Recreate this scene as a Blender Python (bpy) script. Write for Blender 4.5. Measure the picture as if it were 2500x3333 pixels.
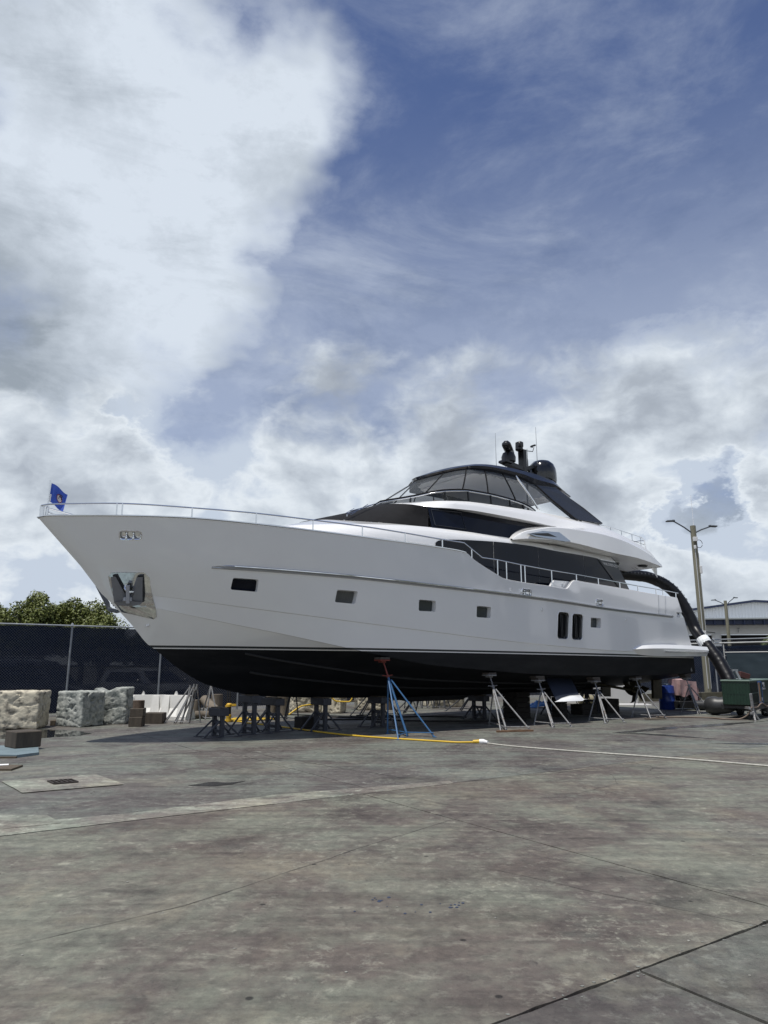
import bpy, bmesh, math, random
import numpy as np
from mathutils import Vector, Matrix, noise
R = math.radians
random.seed(7)
for o in list(bpy.data.objects): bpy.data.objects.remove(o)
scene = bpy.context.scene
COL = scene.collection

# ------------------------------------------------------------------ camera
cam_d = bpy.data.cameras.new('camera')
cam = bpy.data.objects.new('camera', cam_d); COL.objects.link(cam)
cam_d.sensor_fit = 'VERTICAL'; cam_d.sensor_height = 24.0
cam_d.lens = 24.0 * 2312.0 / 3333.0
cam_d.clip_end = 6000
cam.location = (0, 0, 1.65); cam.rotation_euler = (R(90 + 12.096), 0, 0)
scene.camera = cam
scene.view_settings.view_transform = 'Standard'
scene.view_settings.look = 'None'
scene.view_settings.exposure = 0.0
scene.view_settings.gamma = 1.0
scene.view_settings.use_curve_mapping = False

# ------------------------------------------------------------------ sun
ANG = R(36.5)
BX, BY = -7.5007, 15.0850
D2 = Vector((math.cos(ANG), math.sin(ANG)))            # bow -> stern
N2 = Vector((math.sin(ANG), -math.cos(ANG)))           # towards port
tosun = Vector((-D2.x*.31 + N2.x*.05, -D2.y*.31 + N2.y*.05, 1.0)).normalized()
sun_d = bpy.data.lights.new('sun', 'SUN'); sun_d.energy = 4.3; sun_d.angle = R(0.53)
sun_d.color = (1.0, .965, .90)
sun = bpy.data.objects.new('sun', sun_d); COL.objects.link(sun)
sun.rotation_euler = tosun.to_track_quat('Z', 'Y').to_euler()
sun.location = (0, 0, 60)

# ------------------------------------------------------------------ world: Nishita sky with procedural clouds by direction
world = bpy.data.worlds.new('World'); scene.world = world; world.use_nodes = True
def build_world():
    nt = world.node_tree; nt.nodes.clear(); L = nt.links
    def nd(t, **k):
        n = nt.nodes.new(t)
        for a, b in k.items(): setattr(n, a, b)
        return n
    def put(s, v):
        if isinstance(v, bpy.types.NodeSocket): L.new(v, s)
        else: s.default_value = v
    def m(op, a, b=0.0, c=0.0, clamp=False):
        n = nd('ShaderNodeMath', operation=op, use_clamp=clamp)
        put(n.inputs[0], a); put(n.inputs[1], b); put(n.inputs[2], c); return n.outputs[0]
    def vm(op, a, b=(0, 0, 0)):
        n = nd('ShaderNodeVectorMath', operation=op)
        put(n.inputs[0], a); put(n.inputs[1], b); return n
    def sstep(v, a, b, lo=0.0, hi=1.0):
        n = nd('ShaderNodeMapRange', interpolation_type='SMOOTHSTEP')
        put(n.inputs[0], v); n.inputs[1].default_value = a; n.inputs[2].default_value = b
        n.inputs[3].default_value = lo; n.inputs[4].default_value = hi; return n.outputs[0]
    def mix(f, a, b):
        n = nd('ShaderNodeMix', data_type='RGBA'); put(n.inputs[0], f); put(n.inputs[6], a); put(n.inputs[7], b)
        return n.outputs[2]
    def fbm(vec, scale, detail, rough=.55, dist=0.0, out=0):
        n = nd('ShaderNodeTexNoise'); put(n.inputs['Vector'], vec)
        n.inputs['Scale'].default_value = scale; n.inputs['Detail'].default_value = detail
        n.inputs['Roughness'].default_value = rough; n.inputs['Distortion'].default_value = dist
        return n.outputs[out]
    dirv = nd('ShaderNodeTexCoord').outputs['Generated']
    sep = nd('ShaderNodeSeparateXYZ'); put(sep.inputs[0], dirv); dz = sep.outputs[2]; dy = sep.outputs[1]
    # cloud layers live on the sky dome; vertical squeeze makes low clouds flatter
    sq = vm('MULTIPLY', dirv, (1, 1, 1.55)).outputs[0]
    wn = fbm(sq, 3.0, 4, .6, out=1)
    wsub = vm('SUBTRACT', wn, (.5, .5, .5)).outputs[0]
    wmul = vm('SCALE', wsub); wmul.inputs['Scale'].default_value = .26
    wdir = vm('ADD', dirv, wmul.outputs[0]).outputs[0]
    def blobs(lst, src):
        acc = None
        for c, r, w in lst:
            d = vm('DISTANCE', src, c).outputs['Value']
            v = m('MULTIPLY', sstep(d, r, r*.25), w)
            acc = v if acc is None else m('ADD', acc, v)
        return acc
    big = blobs(CLOUD_BLOBS, wdir)
    band = sstep(dz, .44, .25, 0, .78)
    behind = sstep(dy, .55, .1, 0, .38)
    base = m('ADD', m('ADD', big, band), behind)
    n1 = fbm(sq, 2.6, 10, .62, .25)
    n2 = fbm(sq, 11.0, 8, .66)
    dens = m('ADD', base, m('ADD', m('MULTIPLY', m('SUBTRACT', n1, .5), 1.7), m('MULTIPLY', m('SUBTRACT', n2, .5), .75)))
    fq = nd('ShaderNodeMapping'); put(fq.inputs[0], dirv); fq.inputs['Rotation'].default_value = (0, R(38), 0); fq.inputs['Scale'].default_value = (1.0, 1.0, 3.2)
    n3 = fbm(fq.outputs[0], 3.6, 9, .62, .5)
    dens = m('ADD', dens, m('MULTIPLY', m('SUBTRACT', n3, .5), .9))
    mask = sstep(dens, .05, 1.30)
    # thin veil and haze in the blue
    vq = vm('MULTIPLY', dirv, (1.2, .8, 2.6)).outputs[0]
    veil = sstep(fbm(vq, 2.2, 8, .64, .7), .42, .80, 0, .36)
    hz = sstep(dz, .69, .34, .01, .40)
    mask = m('MAXIMUM', mask, m('ADD', m('ADD', veil, hz), .03), clamp=True)
    grey = blobs(GREY_BLOBS, wdir)
    soft = sstep(n2, .35, .68, -.22, .10)
    shade = m('ADD', sstep(n3, .44, .66, 0, .34), sstep(n1, .46, .66, 0, .20))
    g = m('ADD', m('ADD', grey, soft), shade, clamp=True)
    hcol = mix(g, CLOUD_BRIGHT, CLOUD_GREY)
    # low cumulus: white rims, grey deep inside, relief towards the sun
    psq = vm('ADD', sq, vm('MULTIPLY', wsub, (.12, .12, .12)).outputs[0]).outputs[0]
    p0 = fbm(psq, 5.2, 11, .56)
    off = vm('ADD', psq, (-.020, -.012, .042)).outputs[0]
    p1 = fbm(off, 5.2, 11, .56)
    gsub = vm('SUBTRACT', fbm(sq, 7.0, 7, .62, out=1), (.5, .5, .5)).outputs[0]
    gdir = vm('ADD', dirv, vm('MULTIPLY', gsub, (.34, .34, .17)).outputs[0]).outputs[0]
    gap = blobs([((.415,.888,.200),.085,.22), ((-.29,.90,.31),.07,.12)], gdir)
    lowd = m('SUBTRACT', p0, gap)
    rel = m('SUBTRACT', p0, p1)
    tone = m('ADD', m('SUBTRACT', lowd, m('MULTIPLY', rel, .95)), m('MULTIPLY', grey, .13))
    rp = nd('ShaderNodeValToRGB'); e = rp.color_ramp.elements
    stops = [(.30, LOW_HAZE), (.43, LOW_HAZE), (.485, LOW_WHITE), (.545, LOW_MID), (.62, LOW_GREY), (.73, LOW_DARK)]
    while len(e) < len(stops): e.new(.5)
    for k, (p_, c_) in enumerate(stops): e[k].position = p_; e[k].color = c_
    L.new(tone, rp.inputs[0])
    lcol = nd('ShaderNodeVectorMath', operation='SCALE'); put(lcol.inputs[0], rp.outputs[0]); lcol.inputs['Scale'].default_value = 10.0
    lowmask = m('MULTIPLY', sstep(m('ADD', dz, m('MULTIPLY', m('SUBTRACT', .5, p0), .55)), .40, .29), sstep(lowd, .24, .32))
    sky = nd('ShaderNodeTexSky', sky_type='NISHITA'); sky.sun_disc = False
    sky.sun_elevation = math.asin(tosun.z); sky.sun_rotation = math.atan2(tosun.x, tosun.y)
    sky.altitude = 0; sky.air_density = 1.0; sky.dust_density = .6; sky.ozone_density = 2.0
    tint = nd('ShaderNodeMix', data_type='RGBA', blend_type='MULTIPLY'); tint.inputs[0].default_value = 1.0
    put(tint.inputs[6], sky.outputs[0]); tint.inputs[7].default_value = SKY_TINT
    col = mix(lowmask, mix(mask, tint.outputs[2], hcol), lcol.outputs[0])
    bg = nd('ShaderNodeBackground'); put(bg.inputs[0], col); bg.inputs[1].default_value = 0.1
    out = nd('ShaderNodeOutputWorld'); L.new(bg.outputs[0], out.inputs[0])
CLOUD_BLOBS = [((-.25,.73,.637),.25,.95), ((-.125,.745,.655),.13,.75), ((-.352,.673,.65),.25,.8), ((-.289,.791,.539),.21,.62),
    ((-.213,.857,.468),.13,.6), ((-.331,.862,.385),.15,.62), ((-.44,.788,.449),.2,.8), ((-.437,.856,.276),.2,.6),
    ((.386,.809,.442),.20,.42), ((.316,.871,.376),.2,.42), ((.50,.73,.47),.18,.5),
    ((-.29,.905,.307),.07,-.30), ((.236,.747,.622),.36,-.45), ((.0,.87,.49),.18,-.30), ((.40,.62,.68),.3,-.4), ((.13,.84,.52),.2,-.25)]
GREY_BLOBS = [((-.46,.77,.44),.17,.8), ((-.45,.86,.25),.20,.75), ((-.36,.66,.66),.10,.35), ((-.084,.948,.29),.12,.55), ((.05,.95,.29),.10,.5),
    ((.14,.94,.31),.09,.55), ((.45,.87,.23),.12,.55), ((.27,.93,.22),.10,.35), ((-.33,.92,.2),.12,.4)]
CLOUD_BRIGHT = (6.9, 7.6, 8.5, 1); CLOUD_GREY = (3.2, 3.7, 4.3, 1)
LOW_HAZE = (.56, .635, .745, 1); LOW_WHITE = (.76, .82, .88, 1); LOW_MID = (.60, .66, .73, 1); LOW_GREY = (.43, .48, .55, 1); LOW_DARK = (.32, .36, .42, 1)
SKY_TINT = (.60, .665, .90, 1)
build_world()

# ------------------------------------------------------------------ materials
MATS = {}
def pm(name, col, rough=.5, metal=0.0, var=.0, vscale=4.0, bump=0.0, bscale=40.0, coat=0.0, spec=.5, stretch=(1,1,1), col2=None, mid=.5, width=.25, detail=6):
    """Principled material with procedural colour variation and fine relief."""
    if name in MATS: return MATS[name]
    mt = bpy.data.materials.new(name); mt.use_nodes = True; nt = mt.node_tree; b = nt.nodes['Principled BSDF']
    b.inputs['Base Color'].default_value = (*col, 1); b.inputs['Roughness'].default_value = rough
    b.inputs['Metallic'].default_value = metal; b.inputs['Specular IOR Level'].default_value = spec
    b.inputs['Coat Weight'].default_value = coat; b.inputs['Coat Roughness'].default_value = .05
    tc = nt.nodes.new('ShaderNodeTexCoord'); mp = nt.nodes.new('ShaderNodeMapping'); mp.inputs['Scale'].default_value = stretch
    nt.links.new(tc.outputs['Object'], mp.inputs[0])
    if var or col2:
        n = nt.nodes.new('ShaderNodeTexNoise'); n.inputs['Scale'].default_value = vscale; n.inputs['Detail'].default_value = detail; n.inputs['Roughness'].default_value = .62
        nt.links.new(mp.outputs[0], n.inputs[0])
        r = nt.nodes.new('ShaderNodeValToRGB')
        c2 = col2 if col2 else tuple(max(0, c*(1-var)) for c in col)
        c1 = col if col2 else tuple(min(1, c*(1+var)) for c in col)
        r.color_ramp.elements[0].position = mid-width; r.color_ramp.elements[0].color = (*c2, 1)
        r.color_ramp.elements[1].position = mid+width; r.color_ramp.elements[1].color = (*c1, 1)
        nt.links.new(n.outputs[0], r.inputs[0]); nt.links.new(r.outputs[0], b.inputs['Base Color'])
    if bump:
        n2 = nt.nodes.new('ShaderNodeTexNoise'); n2.inputs['Scale'].default_value = bscale; n2.inputs['Detail'].default_value = 5
        nt.links.new(mp.outputs[0], n2.inputs[0])
        bp = nt.nodes.new('ShaderNodeBump'); bp.inputs['Strength'].default_value = bump; bp.inputs['Distance'].default_value = .02
        nt.links.new(n2.outputs[0], bp.inputs['Height']); nt.links.new(bp.outputs[0], b.inputs['Normal'])
    MATS[name] = mt; return mt
def pmix(name, col, alpha, rough=.1, metal=0.0, spec=.5):
    """surface that lets part of the light straight through (vinyl, tinted glass, mesh fabric)"""
    mt = pm(name, col, rough, metal, spec=spec); nt = mt.node_tree; b = nt.nodes['Principled BSDF']
    t = nt.nodes.new('ShaderNodeBsdfTransparent'); mx = nt.nodes.new('ShaderNodeMixShader'); mx.inputs[0].default_value = alpha
    nt.links.new(t.outputs[0], mx.inputs[1]); nt.links.new(b.outputs[0], mx.inputs[2])
    nt.links.new(mx.outputs[0], nt.nodes['Material Output'].inputs[0]); return mt

# ------------------------------------------------------------------ mesh builder
class MB:
    def __init__(s): s.v = []; s.f = []; s.mi = []; s.cur = 0
    def add(s, vs, fs):
        o = len(s.v); s.v += [tuple(p) for p in vs]; s.f += [tuple(i+o for i in f) for f in fs]; s.mi += [s.cur]*len(fs); return s
    def box(s, c, size, rz=0.0, rx=0.0, ry=0.0, bev=0.0):
        hx, hy, hz = [q/2 for q in size]; M = Matrix.Rotation(rz, 3, 'Z') @ Matrix.Rotation(ry, 3, 'Y') @ Matrix.Rotation(rx, 3, 'X'); c = Vector(c)
        if bev > 0:
            b = min(bev, hx*.9, hy*.9, hz*.9); vs = []; idx = {}
            for sx in (-1, 1):
                for sy in (-1, 1):
                    for sz in (-1, 1):
                        for ax in range(3):
                            p = [sx*hx, sy*hy, sz*hz]
                            for k in range(3):
                                if k != ax: p[k] -= (sx, sy, sz)[k]*b
                            idx[(sx, sy, sz, ax)] = len(vs); vs.append(c + M @ Vector(p))
            fs = []
            for ax in range(3):
                a, b2 = [k for k in range(3) if k != ax]
                for sg in (-1, 1):
                    q = []
                    for (u, w) in ((-1, -1), (1, -1), (1, 1), (-1, 1)):
                        k = [0, 0, 0]; k[ax] = sg; k[a] = u; k[b2] = w; q.append(idx[(*k, ax)])
                    fs.append(q)
                for u in (-1, 1):
                    for w in (-1, 1):
                        q = []
                        for (sg, which) in ((-1, a), (-1, b2), (1, b2), (1, a)):
                            k = [0, 0, 0]; k[ax] = sg; k[a] = u; k[b2] = w; q.append(idx[(*k, which)])
                        fs.append(q)
            for sx in (-1, 1):
                for sy in (-1, 1):
                    for sz in (-1, 1): fs.append([idx[(sx, sy, sz, k)] for k in range(3)])
            return s.add(vs, fs)
        vs = [c + M @ Vector((x*hx, y*hy, z*hz)) for z in (-1, 1) for x, y in ((-1, -1), (1, -1), (1, 1), (-1, 1))]
        return s.add(vs, [(3,2,1,0), (4,5,6,7), (0,1,5,4), (1,2,6,5), (2,3,7,6), (3,0,4,7)])
    def tube(s, pts, r, seg=8, cap=True):
        pts = [Vector(p) for p in pts]; n = len(pts); rr = r if isinstance(r, (list, tuple)) else [r]*n
        rings = []; up = None
        for i, p in enumerate(pts):
            t = (pts[min(i+1, n-1)] - pts[max(i-1, 0)]).normalized()
            if up is None: up = Vector((0, 0, 1)) if abs(t.z) < .9 else Vector((1, 0, 0))
            a = (up - t*up.dot(t))
            if a.length < 1e-4: a = t.orthogonal()
            a.normalize(); b = t.cross(a); up = a
            rings.append([p + (a*math.cos(2*math.pi*k/seg) + b*math.sin(2*math.pi*k/seg))*rr[i] for k in range(seg)])
        vs = [q for g in rings for q in g]; fs = []
        for i in range(n-1):
            for k in range(seg):
                k2 = (k+1) % seg; fs.append((i*seg+k, i*seg+k2, (i+1)*seg+k2, (i+1)*seg+k))
        if cap: fs += [tuple(reversed(range(seg))), tuple(range((n-1)*seg, n*seg))]
        return s.add(vs, fs)
    def bar(s, p, q, w, h=None, up=(0, 0, 1)):
        p, q = Vector(p), Vector(q); h = h or w; t = (q-p).normalized(); u = Vector(up)
        if abs(t.dot(u)) > .98: u = Vector((1, 0, 0))
        a = t.cross(u).normalized(); b = a.cross(t)
        vs = [e + a*x*w/2 + b*y*h/2 for e in (p, q) for x, y in ((-1, -1), (1, -1), (1, 1), (-1, 1))]
        return s.add(vs, [(3,2,1,0), (4,5,6,7), (0,1,5,4), (1,2,6,5), (2,3,7,6), (3,0,4,7)])
    def lathe(s, prof, c=(0, 0, 0), seg=16, M=None):
        c = Vector(c); vs = []; fs = []; n = len(prof)
        for r, z in prof:
            for k in range(seg):
                p = Vector((r*math.cos(2*math.pi*k/seg), r*math.sin(2*math.pi*k/seg), z)); vs.append(c + (M @ p if M else p))
        for i in range(n-1):
            for k in range(seg):
                k2 = (k+1) % seg; fs.append((i*seg+k, i*seg+k2, (i+1)*seg+k2, (i+1)*seg+k))
        fs += [tuple(reversed(range(seg))), tuple(range((n-1)*seg, n*seg))]
        return s.add(vs, fs)
    def grid(s, rows, close=False):
        n = len(rows[0]); vs = [p for r in rows for p in r]; fs = []
        for i in range(len(rows)-1):
            for k in range(n-1): fs.append((i*n+k, i*n+k+1, (i+1)*n+k+1, (i+1)*n+k))
        return s.add(vs, fs)
    def prism(s, poly, vec):
        n = len(poly); v = Vector(vec); a = [Vector(p) for p in poly]
        vs = a + [p+v for p in a]; fs = [tuple(reversed(range(n))), tuple(range(n, 2*n))] + [(i, (i+1) % n, n+(i+1) % n, n+i) for i in range(n)]
        return s.add(vs, fs)
    def mesh(s, name, mats, smooth=None, weld=True, recalc=True):
        me = bpy.data.meshes.new(name); me.from_pydata(s.v, [], s.f)
        if not isinstance(mats, (list, tuple)): mats = [mats]
        for m in mats: me.materials.append(m)
        if len(mats) > 1: me.polygons.foreach_set('material_index', s.mi)
        if weld or recalc:
            bm = bmesh.new(); bm.from_mesh(me)
            if weld: bmesh.ops.remove_doubles(bm, verts=bm.verts, dist=2e-4)
            if recalc: bmesh.ops.recalc_face_normals(bm, faces=bm.faces)
            bm.to_mesh(me); bm.free()
        if smooth is not None:
            me.polygons.foreach_set('use_smooth', [True]*len(me.polygons)); me.set_sharp_from_angle(angle=R(smooth))
        me.update(); return me
    def build(s, name, mats, parent=None, smooth=None, weld=True, recalc=True, label=None):
        o = bpy.data.objects.new(name, s.mesh(name, mats, smooth, weld, recalc)); COL.objects.link(o)
        if parent is not None: o.parent = parent
        if label: o['label'] = label
        return o
def thing(name, label, cat, loc=(0, 0, 0), rz=0.0, group=None):
    o = bpy.data.objects.new(name, None); COL.objects.link(o); o.location = loc; o.rotation_euler = (0, 0, rz)
    o.empty_display_size = .2; o['label'] = label; o['category'] = cat
    if group: o['group'] = group
    return o
def tag(o, label, cat, group=None):
    o['label'] = label; o['category'] = cat
    if group: o['group'] = group
    return o
def struct(o): o['kind'] = 'structure'; return o
def copy_tree(o, parent=None):
    c = o.copy(); COL.objects.link(c)
    if parent is not None: c.parent = parent
    for ch in list(o.children): copy_tree(ch, c)
    return c
def text_mesh(body, size, extrude=.002):
    cu = bpy.data.curves.new('lettering', 'FONT'); cu.body = body; cu.size = size; cu.extrude = extrude; cu.align_x = 'CENTER'; cu.align_y = 'CENTER'
    cu.resolution_u = 3
    o = bpy.data.objects.new('lettering', cu); COL.objects.link(o)
    dg = bpy.context.evaluated_depsgraph_get(); me = bpy.data.meshes.new_from_object(o.evaluated_get(dg))
    bpy.data.objects.remove(o); return me
def text_obj(name, body, size, mat, M, parent):
    me = text_mesh(body, size); me.materials.clear(); me.materials.append(mat)
    me.transform(M); o = bpy.data.objects.new(name, me); COL.objects.link(o); o.parent = parent; return o
def frame(o, x, y):
    """matrix with origin o, text-right x, text-up y"""
    x = Vector(x).normalized(); y = Vector(y); y = (y - x*y.dot(x)).normalized(); z = x.cross(y)
    M = Matrix((x, y, z)).transposed().to_4x4(); M.translation = Vector(o); return M
def pchip(x, y):
    x = np.array(x, float); y = np.array(y, float); h = np.diff(x); d = np.diff(y)/h; n = len(x); m = np.zeros(n)
    m[0] = d[0]; m[-1] = d[-1]
    for i in range(1, n-1):
        if d[i-1]*d[i] > 0:
            w1 = 2*h[i]+h[i-1]; w2 = h[i]+2*h[i-1]; m[i] = (w1+w2)/(w1/d[i-1]+w2/d[i])
    def f(t):
        t = np.asarray(t, float); i = np.clip(np.searchsorted(x, t)-1, 0, n-2); u = (t-x[i])/h[i]
        return (1+2*u)*(1-u)**2*y[i] + u*(1-u)**2*h[i]*m[i] + u*u*(3-2*u)*y[i+1] + u*u*(u-1)*h[i]*m[i+1]
    return f
def curve(pts, ts):
    p = np.array(pts, float); c = np.concatenate([[0], np.cumsum(np.linalg.norm(np.diff(p, axis=0), axis=1))]); c /= c[-1]
    return np.stack([pchip(c, p[:, k])(ts) for k in range(p.shape[1])], 1)

# ------------------------------------------------------------------ shared materials
gel = pm('white_gelcoat', (.82, .82, .81), .14, coat=1.0, var=.02, vscale=.9, bump=.035, bscale=1.6)
black_paint = pm('black_antifouling', (.015, .016, .018), .58, vscale=1.6, bump=.08, bscale=14, spec=.25, col2=(.006, .007, .009), stretch=(.5, 1, 2.2), mid=.56, width=.14)
glass_dark = pm('dark_glass', (.003, .005, .012), .03, spec=.22)
steel = pm('polished_steel', (.72, .73, .74), .16, 1.0)
chrome = pm('chrome', (.85, .86, .87), .05, 1.0)
canvas = pm('black_canvas', (.010, .010, .011), .85, var=.25, vscale=6, bump=.25, bscale=9, spec=.2)
navy = pm('dark_navy_paint', (.018, .021, .030), .22, coat=.35)
blackpl = pm('black_plastic', (.012, .012, .013), .35)
rubber = pm('black_rubber', (.012, .012, .012), .7)
rail_black = pm('scuffed_black', (.030, .031, .033), .6)
greysteel = pm('galvanised_steel', (.30, .31, .32), .55, .35, var=.3, vscale=9, bump=.1)
wood_dark = pm('weathered_timber', (.085, .066, .045), .8, var=.5, vscale=7, bump=.4, bscale=30, stretch=(1, 1, .25))
# ================================================================== SETTING
def ground_mat(name, gain=1.0, cast=(1.05, 1.01, .93, 1)):
    mt = bpy.data.materials.new(name); mt.use_nodes = True; nt = mt.node_tree; L = nt.links; b = nt.nodes['Principled BSDF']
    tc = nt.nodes.new('ShaderNodeTexCoord')
    def noi(scale, detail, rough=.6, dist=0.0, st=(1, 1, 1), rot=0.0):
        mp = nt.nodes.new('ShaderNodeMapping'); mp.inputs['Scale'].default_value = st; mp.inputs['Rotation'].default_value = (0, 0, rot)
        L.new(tc.outputs['Object'], mp.inputs[0]); n = nt.nodes.new('ShaderNodeTexNoise')
        n.inputs['Scale'].default_value = scale; n.inputs['Detail'].default_value = detail; n.inputs['Roughness'].default_value = rough; n.inputs['Distortion'].default_value = dist
        L.new(mp.outputs[0], n.inputs[0]); return n.outputs[0]
    def ramp(v, stops):
        r = nt.nodes.new('ShaderNodeValToRGB'); e = r.color_ramp.elements
        while len(e) < len(stops): e.new(.5)
        for k, (p, c) in enumerate(stops): e[k].position = p; e[k].color = (*c, 1) if len(c) == 3 else c
        L.new(v, r.inputs[0]); return r.outputs[0]
    def mix(f, a, c, mode='MIX'):
        n = nt.nodes.new('ShaderNodeMix'); n.data_type = 'RGBA'; n.blend_type = mode
        for s, v in ((n.inputs[0], f), (n.inputs[6], a), (n.inputs[7], c)):
            if isinstance(v, bpy.types.NodeSocket): L.new(v, s)
            else: s.default_value = v
        return n.outputs[2]
    g = gain
    # purple-brown weathered coating worn through to green-grey and buff concrete
    def k(*c_): return tuple(x*g for x in c_)
    def sel(v, lo, hi, top=1.0): return ramp(v, [(lo, (0, 0, 0)), (hi, (top, top, top))])
    c = ramp(noi(.6, 9, .66, .3), [(.34, k(.056, .048, .046)), (.52, k(.086, .076, .071)), (.68, k(.108, .098, .090))])
    c = mix(sel(noi(.50, 11, .70, .25), .45, .58, .9), c, (*k(.128, .138, .118), 1))
    c = mix(sel(noi(.85, 10, .70, .35, (1, 1, 1), .8), .53, .66, .75), c, (*k(.165, .158, .128), 1))
    c = mix(sel(noi(1.0, 10, .72, .2, (1, 1, 1), 2.1), .58, .72, .5), c, (*k(.115, .140, .124), 1))
    c = mix(sel(noi(3.2, 9, .70, .3, (1, 1.7, 1), R(34)), .55, .68, .62), c, (*k(.205, .205, .18), 1))
    c = mix(sel(noi(.36, 7, .62, .4, (1, 1.5, 1), R(-30)), .50, .68, .38), c, (*k(.100, .079, .066), 1))
    zone = noi(.7, 5, .6, .2, (1, 1, 1), 2.6)
    def both_(a_, b_):
        n_ = nt.nodes.new('ShaderNodeMath'); n_.operation = 'MULTIPLY'; L.new(a_, n_.inputs[0]); L.new(b_, n_.inputs[1]); return n_.outputs[0]
    c = mix(both_(sel(noi(6.5, 10, .76, .2),   .54, .63, .58), sel(zone, .38, .56)), c, (*k(.235, .24, .21), 1))
    c = mix(both_(sel(noi(19, 8, .74), .55, .63, .6), sel(zone, .62, .44)), c, (*k(.20, .205, .18), 1))
    c = mix(sel(noi(13, 9, .74, .1, (1, 1, 1), .9), .58, .66, .55), c, (*k(.050, .044, .043), 1))
    c = mix(1.0, c, ramp(noi(.9, 9, .70, .4, (1, 1, 1), .4), [(.32, (.55, .54, .55)), (.46, (1, 1, 1))]), 'MULTIPLY')
    c = mix(1.0, c, ramp(noi(1.0, 8, .62, 0, (.22, 5.5, 1), R(38)), [(.36, (.80, .79, .79)), (.5, (1, 1, 1)), (.66, (1.14, 1.14, 1.13))]), 'MULTIPLY')
    c = mix(1.0, c, ramp(noi(9.5, 9, .74), [(.34, (.72, .72, .72)), (.5, (1, 1, 1)), (.66, (1.28, 1.28, 1.25))]), 'MULTIPLY')
    speck = ramp(noi(45, 6, .75), [(.30, (.50, .50, .50)), (.42, (1, 1, 1)), (.66, (1, 1, 1)), (.76, (1.55, 1.55, 1.5))]); c = mix(1.0, c, speck, 'MULTIPLY')
    vo = nt.nodes.new('ShaderNodeTexVoronoi'); vo.inputs['Scale'].default_value = 2.3; L.new(tc.outputs['Object'], vo.inputs[0])
    pit = ramp(vo.outputs['Distance'], [(.035, (.25, .25, .25)), (.06, (1, 1, 1))]); c = mix(1.0, c, pit, 'MULTIPLY')
    c = mix(1.0, c, cast, 'MULTIPLY'); L.new(c, b.inputs['Base Color'])
    rr = ramp(noi(1.1, 6, .65), [(.35, (.52, .52, .52)), (.65, (.78, .78, .78))]); L.new(rr, b.inputs['Roughness'])
    b.inputs['Specular IOR Level'].default_value = .38
    bp = nt.nodes.new('ShaderNodeBump'); bp.inputs['Strength'].default_value = .35; bp.inputs['Distance'].default_value = .012
    L.new(noi(26, 8, .72), bp.inputs['Height']); L.new(bp.outputs[0], b.inputs['Normal'])
    return mt
concrete = ground_mat('stained_yard_concrete', 1.15)
concrete_cool = ground_mat('older_blue_grey_concrete', 1.15*.95, (.99, 1.0, .99, 1))  # slightly darker with a cooler cast, for slabs beyond the strip
concrete_dark = ground_mat('dark_coated_concrete', 1.15*.78, (1.0, 1.0, .98, 1))
concrete_light = ground_mat('pale_patch_concrete', 1.15*1.75, (1.0, 1.03, .96, 1))
jointfill = pm('joint_dirt', (.06, .056, .05), .9, var=.4, vscale=8)
g = MB(); S = 3000; g.add([(-S, -S, -.016), (S, -S, -.016), (S, S, -.016), (-S, S, -.016)], [(0, 1, 2, 3)])
far_ground = pm('far_ground', (.10, .10, .09), .85, var=.3, vscale=.05)
ground = struct(g.build('ground', jointfill))
g = MB()
for a, b_, c_, d_ in ((-S, -S, S, -14), (-S, 62, S, S), (-S, -14, -42, 62), (62, -14, S, 62)):
    g.add([(a, b_, -.012), (c_, b_, -.012), (c_, d_, -.012), (a, d_, -.012)], [(0, 1, 2, 3)])
struct(g.build('outer_ground', far_ground))
# concrete slabs with recessed joints, one object each (children of the ground)
E1 = Vector((math.cos(R(34)), math.sin(R(34)))); F1 = Vector((-math.sin(R(34)), math.cos(R(34))))
frows = [-19.1, -13.6, -8.1, -2.64, 2.83, 8.30, 13.8, 19.3, 24.8, 30.3, 35.8, 41.3, 46.8, 52.3, 57.8]
rnd = random.Random(3)
for r in range(len(frows)-1):
    f0, f1 = frows[r], frows[r+1]
    off = {3: 3.6, 4: 5.25}.get(r, rnd.uniform(-4, 4)); es = [off + 9.0*k for k in range(-6, 9)]
    for k in range(len(es)-1):
        e0, e1 = es[k], es[k+1]
        ctr = E1*((e0+e1)/2) + F1*((f0+f1)/2)
        if not (-44 < ctr.x < 64 and -16 < ctr.y < 64): continue
        near = -6 < ctr.y < 20 and abs(ctr.x) < 14
        gl = .007 if abs(f0-2.83) < .1 else .006; gh = .007 if abs(f1-2.83) < .1 else .006; ge = .006
        if r == 3: ge = .012
        def edge(p, q, jit):
            nn = max(2, int((q-p).length/(.10 if near else 3)))
            out = []
            for i in range(nn):
                t = p.lerp(q, i/nn); nv = Vector((-(q-p).y, (q-p).x)).normalized()
                w = jit*(noise.noise(Vector((t.x*4, t.y*4, 0)))*1.2 + noise.noise(Vector((t.x*14, t.y*14, 3)))) if near and i > 0 else 0
                out.append(t + nv*abs(w))
            return out
        P = [E1*(e0+ge) + F1*(f0+gl), E1*(e1-ge) + F1*(f0+gl), E1*(e1-ge) + F1*(f1-gh), E1*(e0+ge) + F1*(f1-gh)]
        poly = edge(P[0], P[1], .014 if gl > .0065 and abs(f0-2.83) < .1 else .006) + edge(P[1], P[2], .008) + edge(P[2], P[3], .014 if abs(f1-2.83) < .1 else .006) + edge(P[3], P[0], .008)
        mb = MB(); mb.prism([(p.x, p.y, -.045) for p in poly], (0, 0, .045))
        mb.build('concrete_slab', concrete_cool if f0 > 8.2 else (concrete_dark if f1 < 2.9 else concrete), ground, weld=False, recalc=False)
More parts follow.
